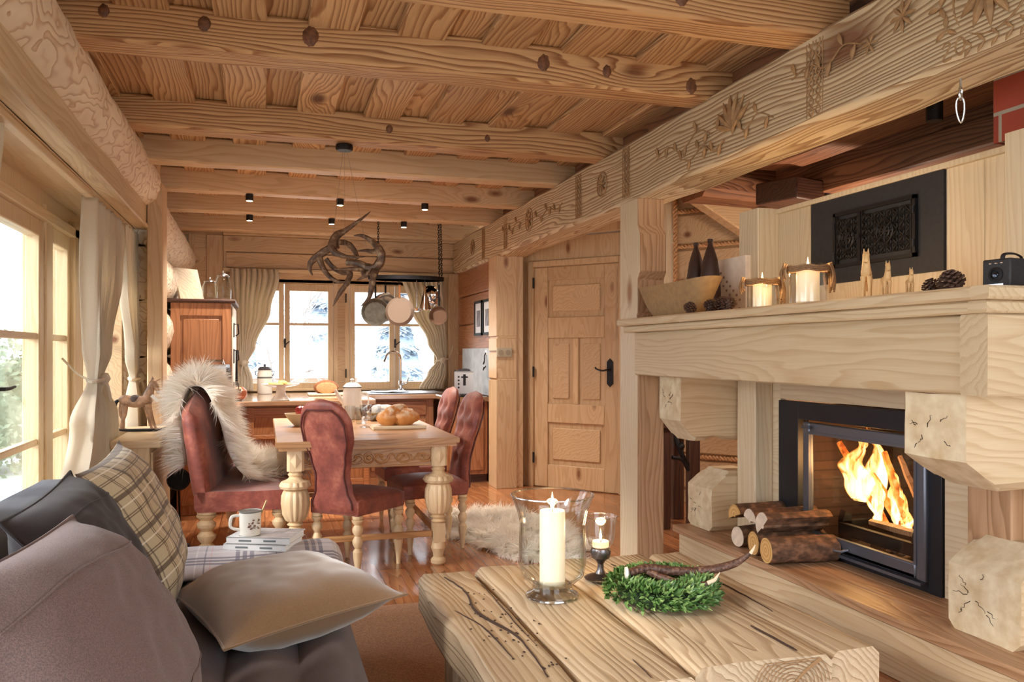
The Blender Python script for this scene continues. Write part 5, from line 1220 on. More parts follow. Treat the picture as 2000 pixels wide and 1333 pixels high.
# black plate with ornamental grille
t = thing('black_plate', 'black steel plate set in the chimney boards', 'plate', (2.727, 3.24, 1.84))
MB().box(-.008, -.445, -.213, .006, .430, .212).build('sheet', plain('matt_black_steel', (46, 46, 50), .6, .2, 50, .15), t)
gi = plain('cast_iron_grille', (34, 32, 34), .5, .5)
t = thing('ornamental_grille', 'cast iron double-door grille with pierced scrollwork on the black plate', 'grille', (2.713, 3.205, 1.835))
m = MB()
for (a, b, c_, d_) in [(-.27, .27, -.135, -.118), (-.27, .27, .118, .135), (-.27, -.253, -.135, .135), (.253, .27, -.135, .135), (.075, .09, -.12, .12)]: m.box(-.012, a, c_, 0, b, d_)
m.build('frame', gi, t)
def door_grille(y0, y1, nm):
    m = MB(); nx = int((y1-y0)/.036)
    for i in range(nx):
        for j in range(6):
            cy, cz = y0+(i+.5)*(y1-y0)/nx, -.10+(j+.5)*.0333
            m.tube([(-.006, cy+.0135*math.cos(q*PI/5), cz+.0135*math.sin(q*PI/5)) for q in range(10)], .0038, 5, closed=True)
            s_ = 1 if (i+j) % 2 else -1
            m.tube([(-.008, cy-.014*s_, cz-.014), (-.010, cy, cz), (-.008, cy+.014*s_, cz+.014)], [.002, .005, .002], 5)
    cy = (y0+y1)/2
    for R_ in (.03, .052): m.tube([(-.012, cy+R_*math.cos(q*PI/10), R_*math.sin(q*PI/10)) for q in range(20)], .005, 5, closed=True)
    for q in range(8): m.tube([(-.012, cy, 0), (-.012, cy+.06*math.cos(q*PI/4), .06*math.sin(q*PI/4))], [.006, .003], 5)
    m.box(-.008, y0, -.118, -.002, y0+.008, .118); m.box(-.008, y1-.008, -.118, -.002, y1, .118)
    m.build('grille_door', gi, t)
door_grille(-.245, .072, 'a'); door_grille(.094, .25, 'b')
for y in (-.262, .262):
    for z in (-.075, .07): MB().tube([(-.014, y, z-.016), (-.014, y, z+.016)], .007, 8).build('hinge', iron, t)
MB().box(-.022, .07, -.01, -.012, .10, .01).build('latch', iron, t)
# mantel
t = thing('mantel_shelf', 'long thick pale wooden mantel beam with stepped moulding', 'mantel', (0, 0, 0))
m = MB(); m.rbeam('y', 2.06, 4.46, 2.085, 2.68, 1.15, 1.385, .006, .003, .12, sub=4); m.box(2.10, 1.3, 1.15, 2.68, 2.08, 1.385); 
D_ = MB(); D_.rbeam('y', 2.06, 4.455, 2.085, 2.70, 1.15, 1.40, .006, .004, .12, sub=4); D_.build('beam', MW, t, sm=45)
m = MB(); m.rbeam('x', 2.07, 4.2, 1.96, 2.062, 1.15, 1.40, .006, .002, .15); m.build('return_board', HX, t)
m = MB(); m.rbeam('y', 1.95, 4.50, 2.035, 2.70, 1.40, 1.437, .006, .002, .2); m.rbeam('x', 2.035, 4.2, 1.93, 2.0, 1.40, 1.437, .006, .001, .2); m.build('lower_moulding', MW, t)
m = MB(); m.rbeam('y', 1.93, 4.52, 2.0, 2.725, 1.438, 1.478, .008, .002, .2); m.rbeam('x', 2.0, 4.2, 1.89, 1.96, 1.438, 1.478, .008, .001, .2); m.build('shelf_board', MW, t)
# stub logs carrying the mantel and lying on the hearth
EG = NT('pale_end_grain'); _o = EG.obj(); _sp = EG.n('ShaderNodeSeparateXYZ', {0: _o})
_n = EG.n('ShaderNodeTexNoise', {'Vector': _o, 'Scale': 18., 'Detail': 5}).outputs['Fac']; _n2 = EG.n('ShaderNodeTexNoise', {'Vector': _o, 'Scale': 3., 'Detail': 2}).outputs['Fac']
EG.set(Base_Color=EG.mix(EG.rng(_n, .3, .75), S(236, 222, 192), S(204, 178, 136)), Roughness=.7); EG.bump(_n, .35, .006); EG = EG.m
def stub(name, lab, x0, x1, y0, y1, z0, z1, chx, chz, up_, grp, notch=False, my=.03):
    """log along x; end (x0) chamfered by chx/chz at its bottom (or top when up_)"""
    t = thing(name, lab, 'log', (0, 0, 0), 0, grp)
    P = [(z0+my, y0), (z1-my if up_ else z1, y0), (z1, y0+my) if up_ else (z1, y0), (z1, y1-my) if up_ else (z1, y1), (z1-my if up_ else z1, y1), (z0+my, y1), (z0, y1-my), (z0, y0+my)]
    P = [(y, z) for z, y in P]; seg = 12; vs = []; N = 40; ring = []
    for i in range(len(P)):
        a, b = P[i], P[(i+1) % len(P)]
        for k in range(5): ring.append((lerp(a[0], b[0], k/5), lerp(a[1], b[1], k/5)))
    nr = len(ring); yc, zc = (y0+y1)/2, (z0+z1)/2
    rows = []
    xs = [x0]+[x0+chx*(k/4) for k in range(1, 5)]+[lerp(x0+chx, x1, k/6) for k in range(1, 7)]
    for x in xs:
        f = max(0, 1-(x-x0)/chx); row = []
        for (y, z) in ring:
            zz = z
            if up_ and z > z1-chz*f: zz = z1-chz*f
            if not up_ and z < z0+chz*f: zz = z0+chz*f
            if not up_ and notch and x > x0+chx: zz = max(zz, z0+.05*max(0, 1-abs(x-(x0+chx+.14))/.05))
            nn = .006*noise.noise(Vector((x*6, y*6, z*6)))
            row.append((x+.004*noise.noise(Vector((y*20, z*20, 1))), y+nn*(1 if y > yc else -1), zz+nn))
        rows += row
    fs = [(i*nr+k, i*nr+(k+1) % nr, (i+1)*nr+(k+1) % nr, (i+1)*nr+k) for i in range(len(xs)-1) for k in range(nr)]
    fs += [tuple(range(nr))[::-1], tuple((len(xs)-1)*nr+k for k in range(nr))]
    o = MB().add(rows, fs).build('wood', wood('x', 'mantel'), t, sm=28)
    me = o.data; me.materials.append(EG)
    for p in me.polygons:
        if p.normal.x < -.3: p.material_index = 1
    rr = random.Random(int(y0*100)); cz = (z0+z1)/2
    for i in range(9):
        m = MB()
        a = rr.choice((.5, 2.2, 3.6, 5.2))+rr.uniform(-.5, .5); L = rr.uniform(.02, .06); r0 = rr.uniform(.0, .09); q = [(x0-.001, yc+.03+(r0+L*k/5)*math.cos(a)+.012*rr.random(), cz+(.03 if not up_ else -.04)+(r0+L*k/5)*math.sin(a)+.012*rr.random()) for k in range(6)]
        q = [p for p in q if y0+.02 < p[1] < y1-.02 and (z0+.03 if up_ else z0+chz+.02) < p[2] < (z1-chz-.01 if up_ else z1-.02)]
        if len(q) > 2: m.tube(q, [.0012*(1-k/len(q))+.0004 for k in range(len(q))], 4); m.build('crack', crk, t)
    return t
stub('bracket_log', 'chamfered log end holding the mantel right of the fire', 2.13, 3.0, 2.10, 2.36, .83, 1.148, .16, .10, False, 'log ends of the fireplace')
stub('bracket_log', 'notched log end holding the mantel left of the fire', 2.25, 2.72, 4.20, 4.46, .775, 1.148, .10, .12, False, 'log ends of the fireplace', True)
stub('base_log', 'pale log end lying on the hearth right of the fire', 2.455, 3.0, 2.19, 2.50, .256, .60, .15, .10, True, 'log ends of the fireplace')
stub('base_log', 'pale log end on the hearth behind the firewood stack', 2.44, 2.72, 4.185, 4.46, .256, .60, .12, .10, True, 'log ends of the fireplace')
# fireplace insert
ins = plain('fireplace_black_steel', (44, 46, 54), .38, .5); ins2 = plain('stove_door_steel', (116, 122, 136), .35, .7)
t = thing('fireplace_insert', 'black steel fireplace insert with glass door', 'fireplace', (2.715, 3.36, .257))
def fr(mb, x0, x1, y0, y1, z0, z1, w_): mb.box(x0, y0, z0, x1, y0+w_, z1); mb.box(x0, y1-w_, z0, x1, y1, z1); mb.box(x0, y0+w_, z1-w_, x1, y1-w_, z1); mb.box(x0, y0+w_, z0, x1, y1-w_, z0+w_*.5)
m = MB(); m.box(-.012, -.57, 0, .04, -.47, .765); m.box(-.012, .47-.10, 0, .04, .57, .765) ; m.box(-.012, -.47, .665, .04, .37, .765); m.box(-.01, -.57, 0, .04, .57, .03)
m = MB(); m.box(-.012, -.57, 0, .04, -.50, .765); m.box(-.012, .40, 0, .04, .57, .765); m.box(-.012, -.50, .675, .04, .40, .765); m.box(-.008, -.50, 0, .04, .40, .03)
m.build('frame', ins, t, bevel=.002)
m = MB(); m.box(.04, -.57, .0, .60, -.55, .75); m.box(.04, .38, .0, .60, .40, .75); m.box(.04, -.55, .73, .60, .38, .75); m.box(.04, -.55, .0, .60, .38, .02); m.box(.58, -.55, .02, .60, .38, .73)
fb = NT('sooty_firebrick'); _tb = fb.n('ShaderNodeTexBrick', {'Vector': fb.n('ShaderNodeCombineXYZ', {0: fb.n('ShaderNodeSeparateXYZ', {0: fb.obj()}).outputs[1], 1: fb.n('ShaderNodeSeparateXYZ', {0: fb.obj()}).outputs[2], 2: 0.}).outputs[0], 'Color1': S(72, 52, 44), 'Color2': S(56, 40, 36), 'Mortar': S(44, 32, 28), 'Scale': 5.}); fb.set(Base_Color=_tb.outputs['Color'], Roughness=.9)
m.build('firebox', fb.m, t)
m = MB(); fr(m, -.03, .0, -.50, .335, .045, .665, .055); m.box(-.03, -.445, .045, 0, .28, .115); do_ = m.build('glass_door', ins2, t, bevel=.008)
m = MB(); fr(m, -.036, -.028, -.455, .29, .11, .62, .014); m.build('door_bead', ins2, do_)
MB().box(-.018, -.445, .115, -.012, .28, .61).build('glass_pane', thin_glass('stove_glass', (.96, .95, .93, 1), .8), do_)
m = MB(); m.tube([(-.035, -.02, .075), (-.07, -.02, .07), (-.08, .09, .062)], [.007, .007, .009], 8); m.build('handle', plain('worn_silver_handle', (170, 176, 186), .3, .9), do_)
MB().box(-.045, -.49, .030, -.0, .33, .043).build('door_rail', ins2, t); MB().tube([(-.04, .3, .64), (-.055, .3, .64), (-.055, .25, .645)], .008, 8).build('latch', ins2, t)
m = MB()
for y in (-.30, .20): m.prism([(0, .02), (.05, .02), (.05, .2), (.015, .22), (0, .18)], 'y', y-.02, y+.02, TR(.10, 0, 0)); m.box(.1, y-.02, .14, .5, y+.02, .17)
m.box(.09, -.30, .10, .12, .20, .16)
m.build('grate', iron, t)
ash = MB()
rr = random.Random(3)
for i in range(40): ash.ell((rr.uniform(.07, .35), rr.uniform(-.25, .28), .03), (.02, .02, .014), 6)
tag(ash.build('ash', plain('grey_ash', (120, 108, 100), .9, 0, 40, .3), t), kind='stuff')
glow = NT('burning_wood'); _n = glow.n('ShaderNodeTexNoise', {'Vector': glow.obj(), 'Scale': 22., 'Detail': 4}).outputs['Fac']
glow.set(Base_Color=S(150, 80, 40), Roughness=.8, Emission_Color=glow.ramp(_n, [(.35, (0, 0, 0, 1)), (.55, (1, .25, .03, 1)), (.75, (1, .6, .2, 1))]), Emission_Strength=.7); glow = glow.m
split = wood('z', 'hearth')
for i, (a, b, r, mt, lb) in enumerate([((.20, .26, .55), (.26, -.02, .17), .022, glow, 'long split billet burning, leaning left in the fire'), ((.27, .10, .40), (.30, -.08, .17), .028, glow, 'short glowing billet in the middle of the fire'), ((.30, .04, .52), (.26, -.18, .16), .022, glow, 'burning split billet leaning right in the fire'), ((.36, .0, .50), (.30, -.28, .17), .020, split, 'dark charred billet, rightmost in the fire'), ((.18, .0, .18), (.22, -.32, .17), .022, split, 'billet lying flat across the grate')]):
    m = MB(); M_ = Vector((2.715, 3.36, .257)); A_, B_ = Vector(a)+M_, Vector(b)+M_
    m.tube([A_.lerp(B_, k/8)+Vector((0, .08, 0))+Vector((.004*noise.noise(Vector((k, i, 0))), .006*noise.noise(Vector((k*.7, i, 3))), 0)) for k in range(9)], [r*(.7+.3*math.sin(PI*k/8)) for k in range(9)], 5)
    tag(m.build('burning_billet', mt, sm=20), lb, 'log', 'wood burning in the fireplace')
# flames
fm = NT('fire_flame'); fm.t.nodes.remove(fm.bs); _o = fm.n('ShaderNodeTexCoord').outputs['Generated']; _z = fm.n('ShaderNodeSeparateXYZ', {0: _o}).outputs[2]
_ns = fm.n('ShaderNodeTexNoise', {'Vector': fm.vm('MULTIPLY', fm.obj(), (1, 1, .35)), 'Scale': 26., 'Detail': 2, 'Distortion': .6}).outputs['Fac']
_lw = fm.n('ShaderNodeLayerWeight', {'Blend': .35}).outputs['Facing']; _core = fm.math('SUBTRACT', 1., _lw)
_h = fm.math('SUBTRACT', fm.math('ADD', _core, fm.math('MULTIPLY', fm.math('SUBTRACT', _ns, .5), .9)), fm.math('MULTIPLY', _z, .55))
_c = fm.ramp(_h, [(.1, (1, .16, .01, 1)), (.4, (1, .38, .06, 1)), (.75, (1, .72, .3, 1))])
_em = fm.n('ShaderNodeEmission', {0: _c, 1: fm.rng(_h, .2, .95, .45, 2.6)}); _tp = fm.n('ShaderNodeBsdfTransparent')
_mx = fm.n('ShaderNodeMixShader', {0: fm.rng(_h, .05, .85, 0, .9), 1: _tp.outputs[0], 2: _em.outputs[0]}); fm.t.links.new(_mx.outputs[0], fm.out.inputs[0]); fm = fm.m
def flame(c, r, h, sd, flat=.6, leanx=0., leany=0.):
    m = MB(); N, K = 26, 26; vs = []
    for i in range(K+1):
        t_ = i/K; w_ = r*(math.sin(PI*min(1, t_*1.15+.08))**.7)*(1-t_*.75) if t_ < .8 else r*(1-t_)*1.1
        w_ = max(.001, w_)
        ox = .03*noise.noise(Vector((t_*3, sd, 0)))*t_*2; oy = .05*noise.noise(Vector((t_*3, sd, 9)))*t_*2+leany*t_
        for k in range(N):
            q = 2*PI*k/N; f = 1+.35*noise.noise(Vector((math.cos(q)*1.6+sd, math.sin(q)*1.6, t_*4)))
            vs.append((c[0]+ox+w_*flat*f*math.cos(q), c[1]+oy+w_*f*math.sin(q), c[2]+h*t_+.02*math.sin(q*3+sd)*t_))
    fs = [(i*N+k, i*N+(k+1) % N, (i+1)*N+(k+1) % N, (i+1)*N+k) for i in range(K) for k in range(N)]
    return m.add(vs, fs)
t = thing('fire', 'bright orange wood fire burning behind the glass', 'fire', (0, 0, 0))
for i, (c_, r, h, la) in enumerate([((2.94, 3.47, .52), .14, .36, .02), ((2.97, 3.38, .47), .07, .28, .03), ((2.95, 3.34, .43), .045, .30, .05), ((3.0, 3.28, .43), .04, .26, .03), ((2.93, 3.13, .42), .045, .13, .0), ((3.02, 3.47, .50), .11, .42, -.02), ((2.92, 3.32, .42), .03, .12, 0), ((2.99, 3.20, .43), .035, .20, .03)]):
    flame((c_[0], c_[1]+.10, c_[2]), r, h, i*3.3, .5, 0, la).build('flame', fm, t, sm=90)
ld = D.lights.new('fire_light', 'POINT'); ld.energy = 4; ld.color = (1, .48, .16); ld.shadow_soft_size = .1; lo_ = D.objects.new('fire_light', ld); C.objects.link(lo_); lo_.location = (2.90, 3.50, .72); lo_.parent = t
# firewood
bark = NT('rough_bark'); _o = bark.obj(); _n = bark.n('ShaderNodeTexNoise', {'Vector': bark.vm('MULTIPLY', _o, (.6, 1, 1)), 'Scale': 30., 'Detail': 6}).outputs['Fac']
bark.set(Base_Color=bark.ramp(_n, [(.3, S(62, 44, 34)), (.5, S(112, 82, 62)), (.62, S(150, 108, 80)), (.75, S(130, 118, 104))]), Roughness=.85); bark.bump(_n, 1., .012); bark = bark.m
cut = NT('fresh_cut_wood'); _w = cut.n('ShaderNodeTexWave', {'Vector': cut.obj(), 'Scale': 16., 'Distortion': 2.}, wave_type='RINGS', rings_direction='X').outputs['Color']
cut.set(Base_Color=cut.mix(_w, S(232, 190, 124), S(208, 158, 92)), Roughness=.7); cut = cut.m; cutw = plain('pale_cut_wood', (236, 218, 196), .7, 0, 30, .12)
def firelog(lab, x, y, z, r, L, rz, sect, cm, tilt=0):
    """sect: list of angles/radii or None (round)"""
    t = thing('firewood_log', lab, 'log', (x-.03, y, z), rz, 'firewood stacked on the hearth'); t.rotation_euler = (0, tilt, rz)
    n = 26; sd = random.random()*20; vs = []; K = 12
    def rad_(q, s_):
        base = r
        if sect:  # split: keep a wedge
            a0, a1 = sect; m_ = (q-a0) % (2*PI)
            if m_ > (a1-a0): base = r*.18+abs(math.sin((m_-(a1-a0))/(2*PI-(a1-a0))*PI))*.02*0
        return base
    prof_ = [(rad_(2*PI*k/n, 0), 2*PI*k/n) for k in range(n)]
    for i in range(K+1):
        s_ = i/K
        for R_, q in prof_:
            f = R_*(1+.10*noise.noise(Vector((s_*2+sd, math.cos(q), math.sin(q)))))
            vs.append((L*s_, f*math.cos(q), f*math.sin(q)))
    fs = [(i*n+k, i*n+(k+1) % n, (i+1)*n+(k+1) % n, (i+1)*n+k) for i in range(K) for k in range(n)]
    o = MB().add(vs, fs+[tuple(K*n+k for k in range(n))]).build('bark', bark, t, sm=50)
    MB().add([(-.002, p[1]*.97, p[2]*.97) for p in vs[:n]]+[(0.004, p[1]*.97, p[2]*.97) for p in vs[:n]], [tuple(range(n))[::-1], tuple(range(n, 2*n))]+[(k, (k+1) % n, (k+1) % n+n, k+n) for k in range(n)]).build('cut_end', cm, t, sm=0)
    return t
# logs lie with their cut ends towards the room (-x side), running back to the right
firelog('round log with bright cut end, front of the stack', 2.30+.06, 3.49, .322, .062, .36, -.12, None, cut)
firelog('round log, second from the front, bottom row', 2.40, 3.66, .318, .058, .38, -.10, None, cut)
firelog('bark covered half log, bottom at the back', 2.42, 3.84, .312, .054, .36, .05, None, cutw)
firelog('split log with thick bark on top of the front logs', 2.40, 3.58, .418, .068, .36, -.08, (-.9, 2.6), cutw)
firelog('split log, top of the stack in the middle', 2.43, 3.74, .415, .060, .38, -.03, (.2, 3.3), cutw)
firelog('split log with orange cut end, top at the back', 2.44, 3.90, .412, .058, .36, .03, (-.6, 2.9), cut)
# old wooden stand behind the fireplace
t = thing('dark_stand', 'old dark wooden stand with iron fittings behind the log end', 'stand', (3.0, 5.55, 0))
m = MB(); 
for i, (x, y) in enumerate([(-.22, -.1), (.02, -.1), (-.19, .2), (.05, .2)]): MB().prism([(x-.045, y-.03), (x+.045, y-.03), (x+.045, y+.03), (x-.045, y+.03)], 'z', 0, .74).build('leg', wood('z', 'dark'), t, bevel=.006)
MB().box(-.3, -.18, .74, .14, .26, .80).build('top', wood('x', 'dark'), t, bevel=.006)
m = MB(); m.tube(spl([(-.12, -.1, .66), (-.1, -.12, .58), (-.06, -.12, .5), (-.02, -.1, .44)], 5), .018, 8); m.tube(spl([(-.16, -.12, .52), (-.08, -.12, .5), (-.03, -.12, .42)], 5), .014, 8); m.ell((-.09, -.12, .6), .03, 10); m.build('iron_fitting', iron, t)
# ================================================================== MANTEL OBJECTS  (shelf top z = 1.479)
SZ = 1.4795
trough = NT('old_trough_wood'); _n = trough.n('ShaderNodeTexNoise', {'Vector': trough.obj(), 'Scale': 40., 'Detail': 5}).outputs['Fac']; trough.set(Base_Color=trough.mix(_n, S(178, 144, 100), S(134, 106, 74)), Roughness=.8); trough.bump(_n, .5, .004); trough = trough.m
t = thing('wooden_trough', 'old wooden trough bowl at the left end of the mantel', 'bowl', (2.15, 4.05, SZ))
vs = []; N = 28
def ovl(z, k, inner): 
    L = lerp(.22, .42, (z/.21)**.7)*(.95 if inner else 1); W = lerp(.06, .115, (z/.21)**.8)*(.88 if inner else 1); return L, W
m = MB(); rows = [(0, 0), (.04, 0), (.09, 0), (.15, 0), (.21, 0), (.205, 1), (.14, 1), (.07, 1), (.03, 1)]
for z, inn in [(a*.85, b) for a, b in rows]:
    L, W = ovl(max(z, .001), 0, inn)
    for k in range(N):
        q = 2*PI*k/N; e = .75; cx, sx_ = math.cos(q), math.sin(q)
        vs.append((W*math.copysign(abs(cx)**e, cx), L*math.copysign(abs(sx_)**e, sx_), z+(.0 if z < .1 else -.008*math.cos(2*q))))
fs = [(i*N+k, i*N+(k+1) % N, (i+1)*N+(k+1) % N, (i+1)*N+k) for i in range(len(rows)-1) for k in range(N)]+[tuple(range(N))[::-1], tuple((len(rows)-1)*N+k for k in range(N))]
m.add(vs, fs, Matrix.Diagonal((1, 1.0, 1, 1))).build('body', trough, t, sm=50)
for (y, lb) in ((4.42, 'left one of the dark slender bottle vases'), (4.255, 'right one of the dark slender bottle vases')):
    t = thing('dark_vase', lb, 'vase', (2.47, y, SZ), 0, 'dark bottle vases on the mantel')
    MB().lathe([(.045, 0), (.058, .06), (.060, .15), (.055, .25), (.042, .34), (.024, .40), (.014, .425), (.013, .44), (.017, .445), (.016, .46), (.001, .46)], 24).build('body', plain('dark_brown_ceramic', (58, 36, 30), .45), t)
t = thing('carved_block', 'pale upright board with carved hoof-like notches on the mantel', 'ornament', (2.605, 4.20, SZ))
MB().box(-.035, -.155, 0, .035, .155, .35).build('board', plain('whitened_wood', (232, 214, 196), .7, 0, 20, .08), t, bevel=.004)
m = MB(); rr = random.Random(8)
for i in range(14):
    y = .11-.034*(i % 7)-.004*(i//7); z = .24-.028*(i % 7)+(.05 if i//7 else 0)-.02
    if abs(y) < .14 and .02 < z < .33: m.ell((-.036, y, z), (.004, .011, .008), 8)
m.build('notches', plain('notch_brown', (150, 120, 104), .8), t)
# pine cones
def cone_mb(r=.035):
    m = MB(); k = 0
    for j in range(9):
        f = j/8; R = r*math.sin(PI*(.14+.72*f)); z = f*r*1.7; n = 8
        for i in range(n):
            a = 2*PI*(i+.5*(j % 2))/n; p = Vector((R*.35*math.cos(a), R*.35*math.sin(a), z)); e = Vector((R*1.15*math.cos(a), R*1.15*math.sin(a), z+r*.18)); s_ = Vector((-math.sin(a), math.cos(a), 0))*r*.26
            m.add([p-s_*.5, p+s_*.5, e+s_*.8, e-s_*.8, e+Vector((0, 0, -r*.16))], [(0, 1, 2, 3), (0, 4, 1), (1, 4, 2), (2, 4, 3), (3, 4, 0)])
    m.ell((0, 0, r*.85), (r*.5, r*.5, r*.85), 8); return m
cone_m = plain('pine_cone_brown', (86, 60, 48), .7, 0, 40, .3)
c0 = None
for (x, y, r, lb) in [(2.025, 3.70, .85, 'small pine cone in front of the wooden trough'), (2.045, 3.53, .9, 'pine cone right of the trough, left of the cluster'), (2.06, 3.44, 1.0, 'pine cone in the middle of the cluster by the candle'), (2.05, 3.36, .9, 'pine cone of the cluster closest to the left candle jar'), (2.16, 2.26, .8, 'small pine cone left of the horse shadow'), (2.16, 2.175, 1.1, 'larger pine cone near the black camera')]:
    if c0 is None: c0 = cone_mb().build('pine_cone', cone_m, sm=0); o = c0
    else: o = c0.copy(); C.objects.link(o)
    o.location = (x, y, SZ); o.scale = (r,)*3; o.rotation_euler = (.25, .2, y*7); tag(o, lb, 'pine cone', 'pine cones on the mantel')
# candle jars with rope
ropem = plain('brown_rope', (140, 108, 78), .85, 0, 120, .3, .3)
def jar(x, y, r, h, ch, lb, lb2, s_=1):
    t = thing('candle_jar', lb, 'candle holder', (x, y, SZ), 0, 'candle jars on the mantel')
    MB().lathe([(r*.9, 0), (r, .006), (r, h-.012), (r*.94, h), (r*.92, h), (r*.95, h-.014), (r*.95, .012), (.001, .010)], 36).build('glass', thin_glass('hurricane_clear_glass'), t)
    m = MB()
    for k in range(3): m.tube([((r+.006)*math.cos(q*PI/16), (r+.006)*math.sin(q*PI/16), h-.012-.008*k+.003*math.sin(q)) for q in range(32)], .005, 6, closed=True)
    for ay in (-1, 1):
        for k in range(7):
            qa = (-.35+.16*(k-3)) if ay < 0 else (2.5+.10*(k-3)); e_ = r+.012+.004*(k % 3); ln = (.10 if ay < 0 else .055)+.008*(k % 3)
            m.tube(spl([(e_*math.cos(qa), e_*math.sin(qa), h+.006*(k % 2)), (1.15*e_*math.cos(qa+.1), 1.15*e_*math.sin(qa+.1), h-ln*.5), (1.08*e_*math.cos(qa-.05), 1.08*e_*math.sin(qa-.05), h-ln)], 4), .0042, 6)
    m.build('rope_wrap', ropem, t)
    candle(x, y, SZ+.0105, r*.62, ch, lb2, .9, 1.4, 'candles on the mantel')
jar(2.19, 3.31, .068, .145, .105, 'rope-wrapped candle jar nearer the pine cones', 'cream candle in the left rope-wrapped jar')
jar(2.17, 2.95, .075, .17, .135, 'rope-wrapped candle jar nearer the wooden horses', 'cream candle in the right rope-wrapped jar')
# carved horses, standing facing the room
hw_ = plain('light_carved_wood', (232, 190, 132), .55, 0, 50, .12)
def horse(x, y, H, lb, rz):
    t = thing('wooden_horse', lb, 'figurine', (x, y, SZ), rz, 'carved wooden horses on the mantel'); k = H; m = MB()
    m.tube(spl([(-.20*k, 0, .52*k), (-.1*k, 0, .53*k), (.15*k, 0, .50*k), (.34*k, 0, .50*k), (.42*k, 0, .46*k)], 4), rad([.07*k, .12*k, .115*k, .12*k, .06*k], 17), 12, flat=.85)
    for (a, s_) in ((-.15, -1), (-.15, 1), (.32, -1), (.32, 1)): m.tube([(a*k, s_*.055*k, .46*k), (a*k+.01*k, s_*.06*k, .22*k), (a*k, s_*.06*k, .0)], [.055*k, .032*k, .038*k], 8)
    m.tube(spl([(-.16*k, 0, .55*k), (-.22*k, 0, .72*k), (-.22*k, 0, .86*k)], 4), rad([.115*k, .085*k, .07*k], 9), 10, flat=.8)
    m.tube(spl([(-.20*k, 0, .88*k), (-.29*k, 0, .82*k), (-.36*k, 0, .72*k)], 4), rad([.065*k, .06*k, .04*k], 9), 10)
    m.build('body', hw_, t, sm=80); m = MB()
    for s_ in (-1, 1): m.tube([(-.19*k, s_*.035*k, .90*k), (-.2*k, s_*.04*k, 1.0*k)], [.022*k, .004*k], 6)
    m.build('ears', hw_, t); m = MB(); m.tube(spl([(.42*k, 0, .5*k), (.47*k, 0, .4*k), (.45*k, 0, .2*k)], 4), rad([.03*k, .035*k, .012*k], 9), 8); m.build('tail', hw_, t); return t
horse(2.17, 2.60, .19, 'tallest carved wooden horse on the mantel', .85)
horse(2.17, 2.495, .135, 'middle-sized carved wooden horse on the mantel', 1.0)
horse(2.17, 2.38, .10, 'smallest carved wooden horse on the mantel', 1.0)
# camera
_k = 0; t = thing('box_camera', 'black vintage box camera at the right end of the mantel', 'camera', (2.24, 2.045, SZ), .12)
MB().box(-.065, -.055, 0, .09, .055, .115).build('body', plain('black_leatherette', (40, 38, 40), .55, 0, 150, .3, .3), t, bevel=.006)
m = MB(); m.lathe([(.028, -.002), (.028, .003), (.018, .005), (.017, .001), (.001, .001)], 24, M=TR(-.066, 0, .055, 0, 0, -PI/2)); m.build('lens_ring', iron, t); MB().lathe([(.012, .0), (.010, .003), (.001, .004)], 18, M=TR(-.068, 0, .055, 0, 0, -PI/2)).build('lens', plain('dark_lens_glass', (70, 74, 84), .1, .8), t)
for y in (-.022, 0, .022): MB().ell((-.066, y, .098), (.003, .007, .004), 8).build('viewfinder', chrome, t)
MB().tube(spl([(-.03, 0, .115), (-.02, 0, .135), (.03, 0, .14), (.07, 0, .13), (.075, 0, .115)], 5), .008, 6, flat=.5).build('strap', plain('black_leather', (30, 28, 30), .5), t)
MB().box(-.068, -.03, .012, -.064, .03, .02).build('name_plate', steel, t)
D.objects['box_camera'].scale = (.85, .85, .82)
# carabiner under the beam
t = thing('carabiner_hook', 'steel eye bolt with two linked carabiners under the carved beam', 'hook', (2.245, 2.235, 2.20), .5)
MB().tube([(0, 0, .02), (0, 0, -.028)], .004, 8).build('bolt', steel, t)
MB().tube([(.0135*math.sin(q*PI/8), 0, -.045+.022*math.cos(q*PI/8)) for q in range(16)], .0035, 8, closed=True).build('ring', steel, t)
MB().tube([(.006*math.cos(q*PI/8), .013*math.sin(q*PI/8)*(1.2-.4*math.cos(q*PI/8))*.8, -.10-.042*math.cos(q*PI/8)) for q in range(16)], .0035, 8, closed=True).build('carabiner', steel, t)
# dark steel bracket and skylight under the roof slope
t = thing('ceiling_bracket', 'dark square wooden block under the roof, lit from below', 'block', (3.35, 4.62, 2.24), .3)
MB().box(-.26, -.16, 0, .30, .16, .14).build('block', wood('x', 'dark'), t, bevel=.01)
MB().box(.02, -.165, .03, .305, .1, .13).build('steel_cap', iron, t)
m = MB(); m.rbeam('x', .1, 1.25, 0, .34, .0, .34, .05, .01, .15, TR(2.75, 4.95, 2.34, .08)); st(m.build('purlin_log', wood('x', 'darkw')), 'big rounded purlin log behind the chimney')
m = MB(); m.rbeam('x', 0, 2.6, 0, .13, 0, .20, .01, .003, .2, Matrix.Translation((2.5, 5.55, 2.76)) @ Matrix.Rotation(.50, 4, 'Y')); tag(m.build('brace', wood('x', 'wall')), 'light diagonal brace in front of the log wall', 'brace', kind='structure')
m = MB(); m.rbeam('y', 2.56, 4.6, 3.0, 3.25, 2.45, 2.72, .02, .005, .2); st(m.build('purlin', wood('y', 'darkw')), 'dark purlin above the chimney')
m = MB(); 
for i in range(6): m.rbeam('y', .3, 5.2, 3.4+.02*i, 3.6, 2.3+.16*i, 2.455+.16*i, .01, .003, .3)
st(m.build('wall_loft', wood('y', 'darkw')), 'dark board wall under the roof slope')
t = thing('track_spot', 'black cylindrical spotlight under the roof boards', 'spotlight', (2.82, 2.95, 2.30))
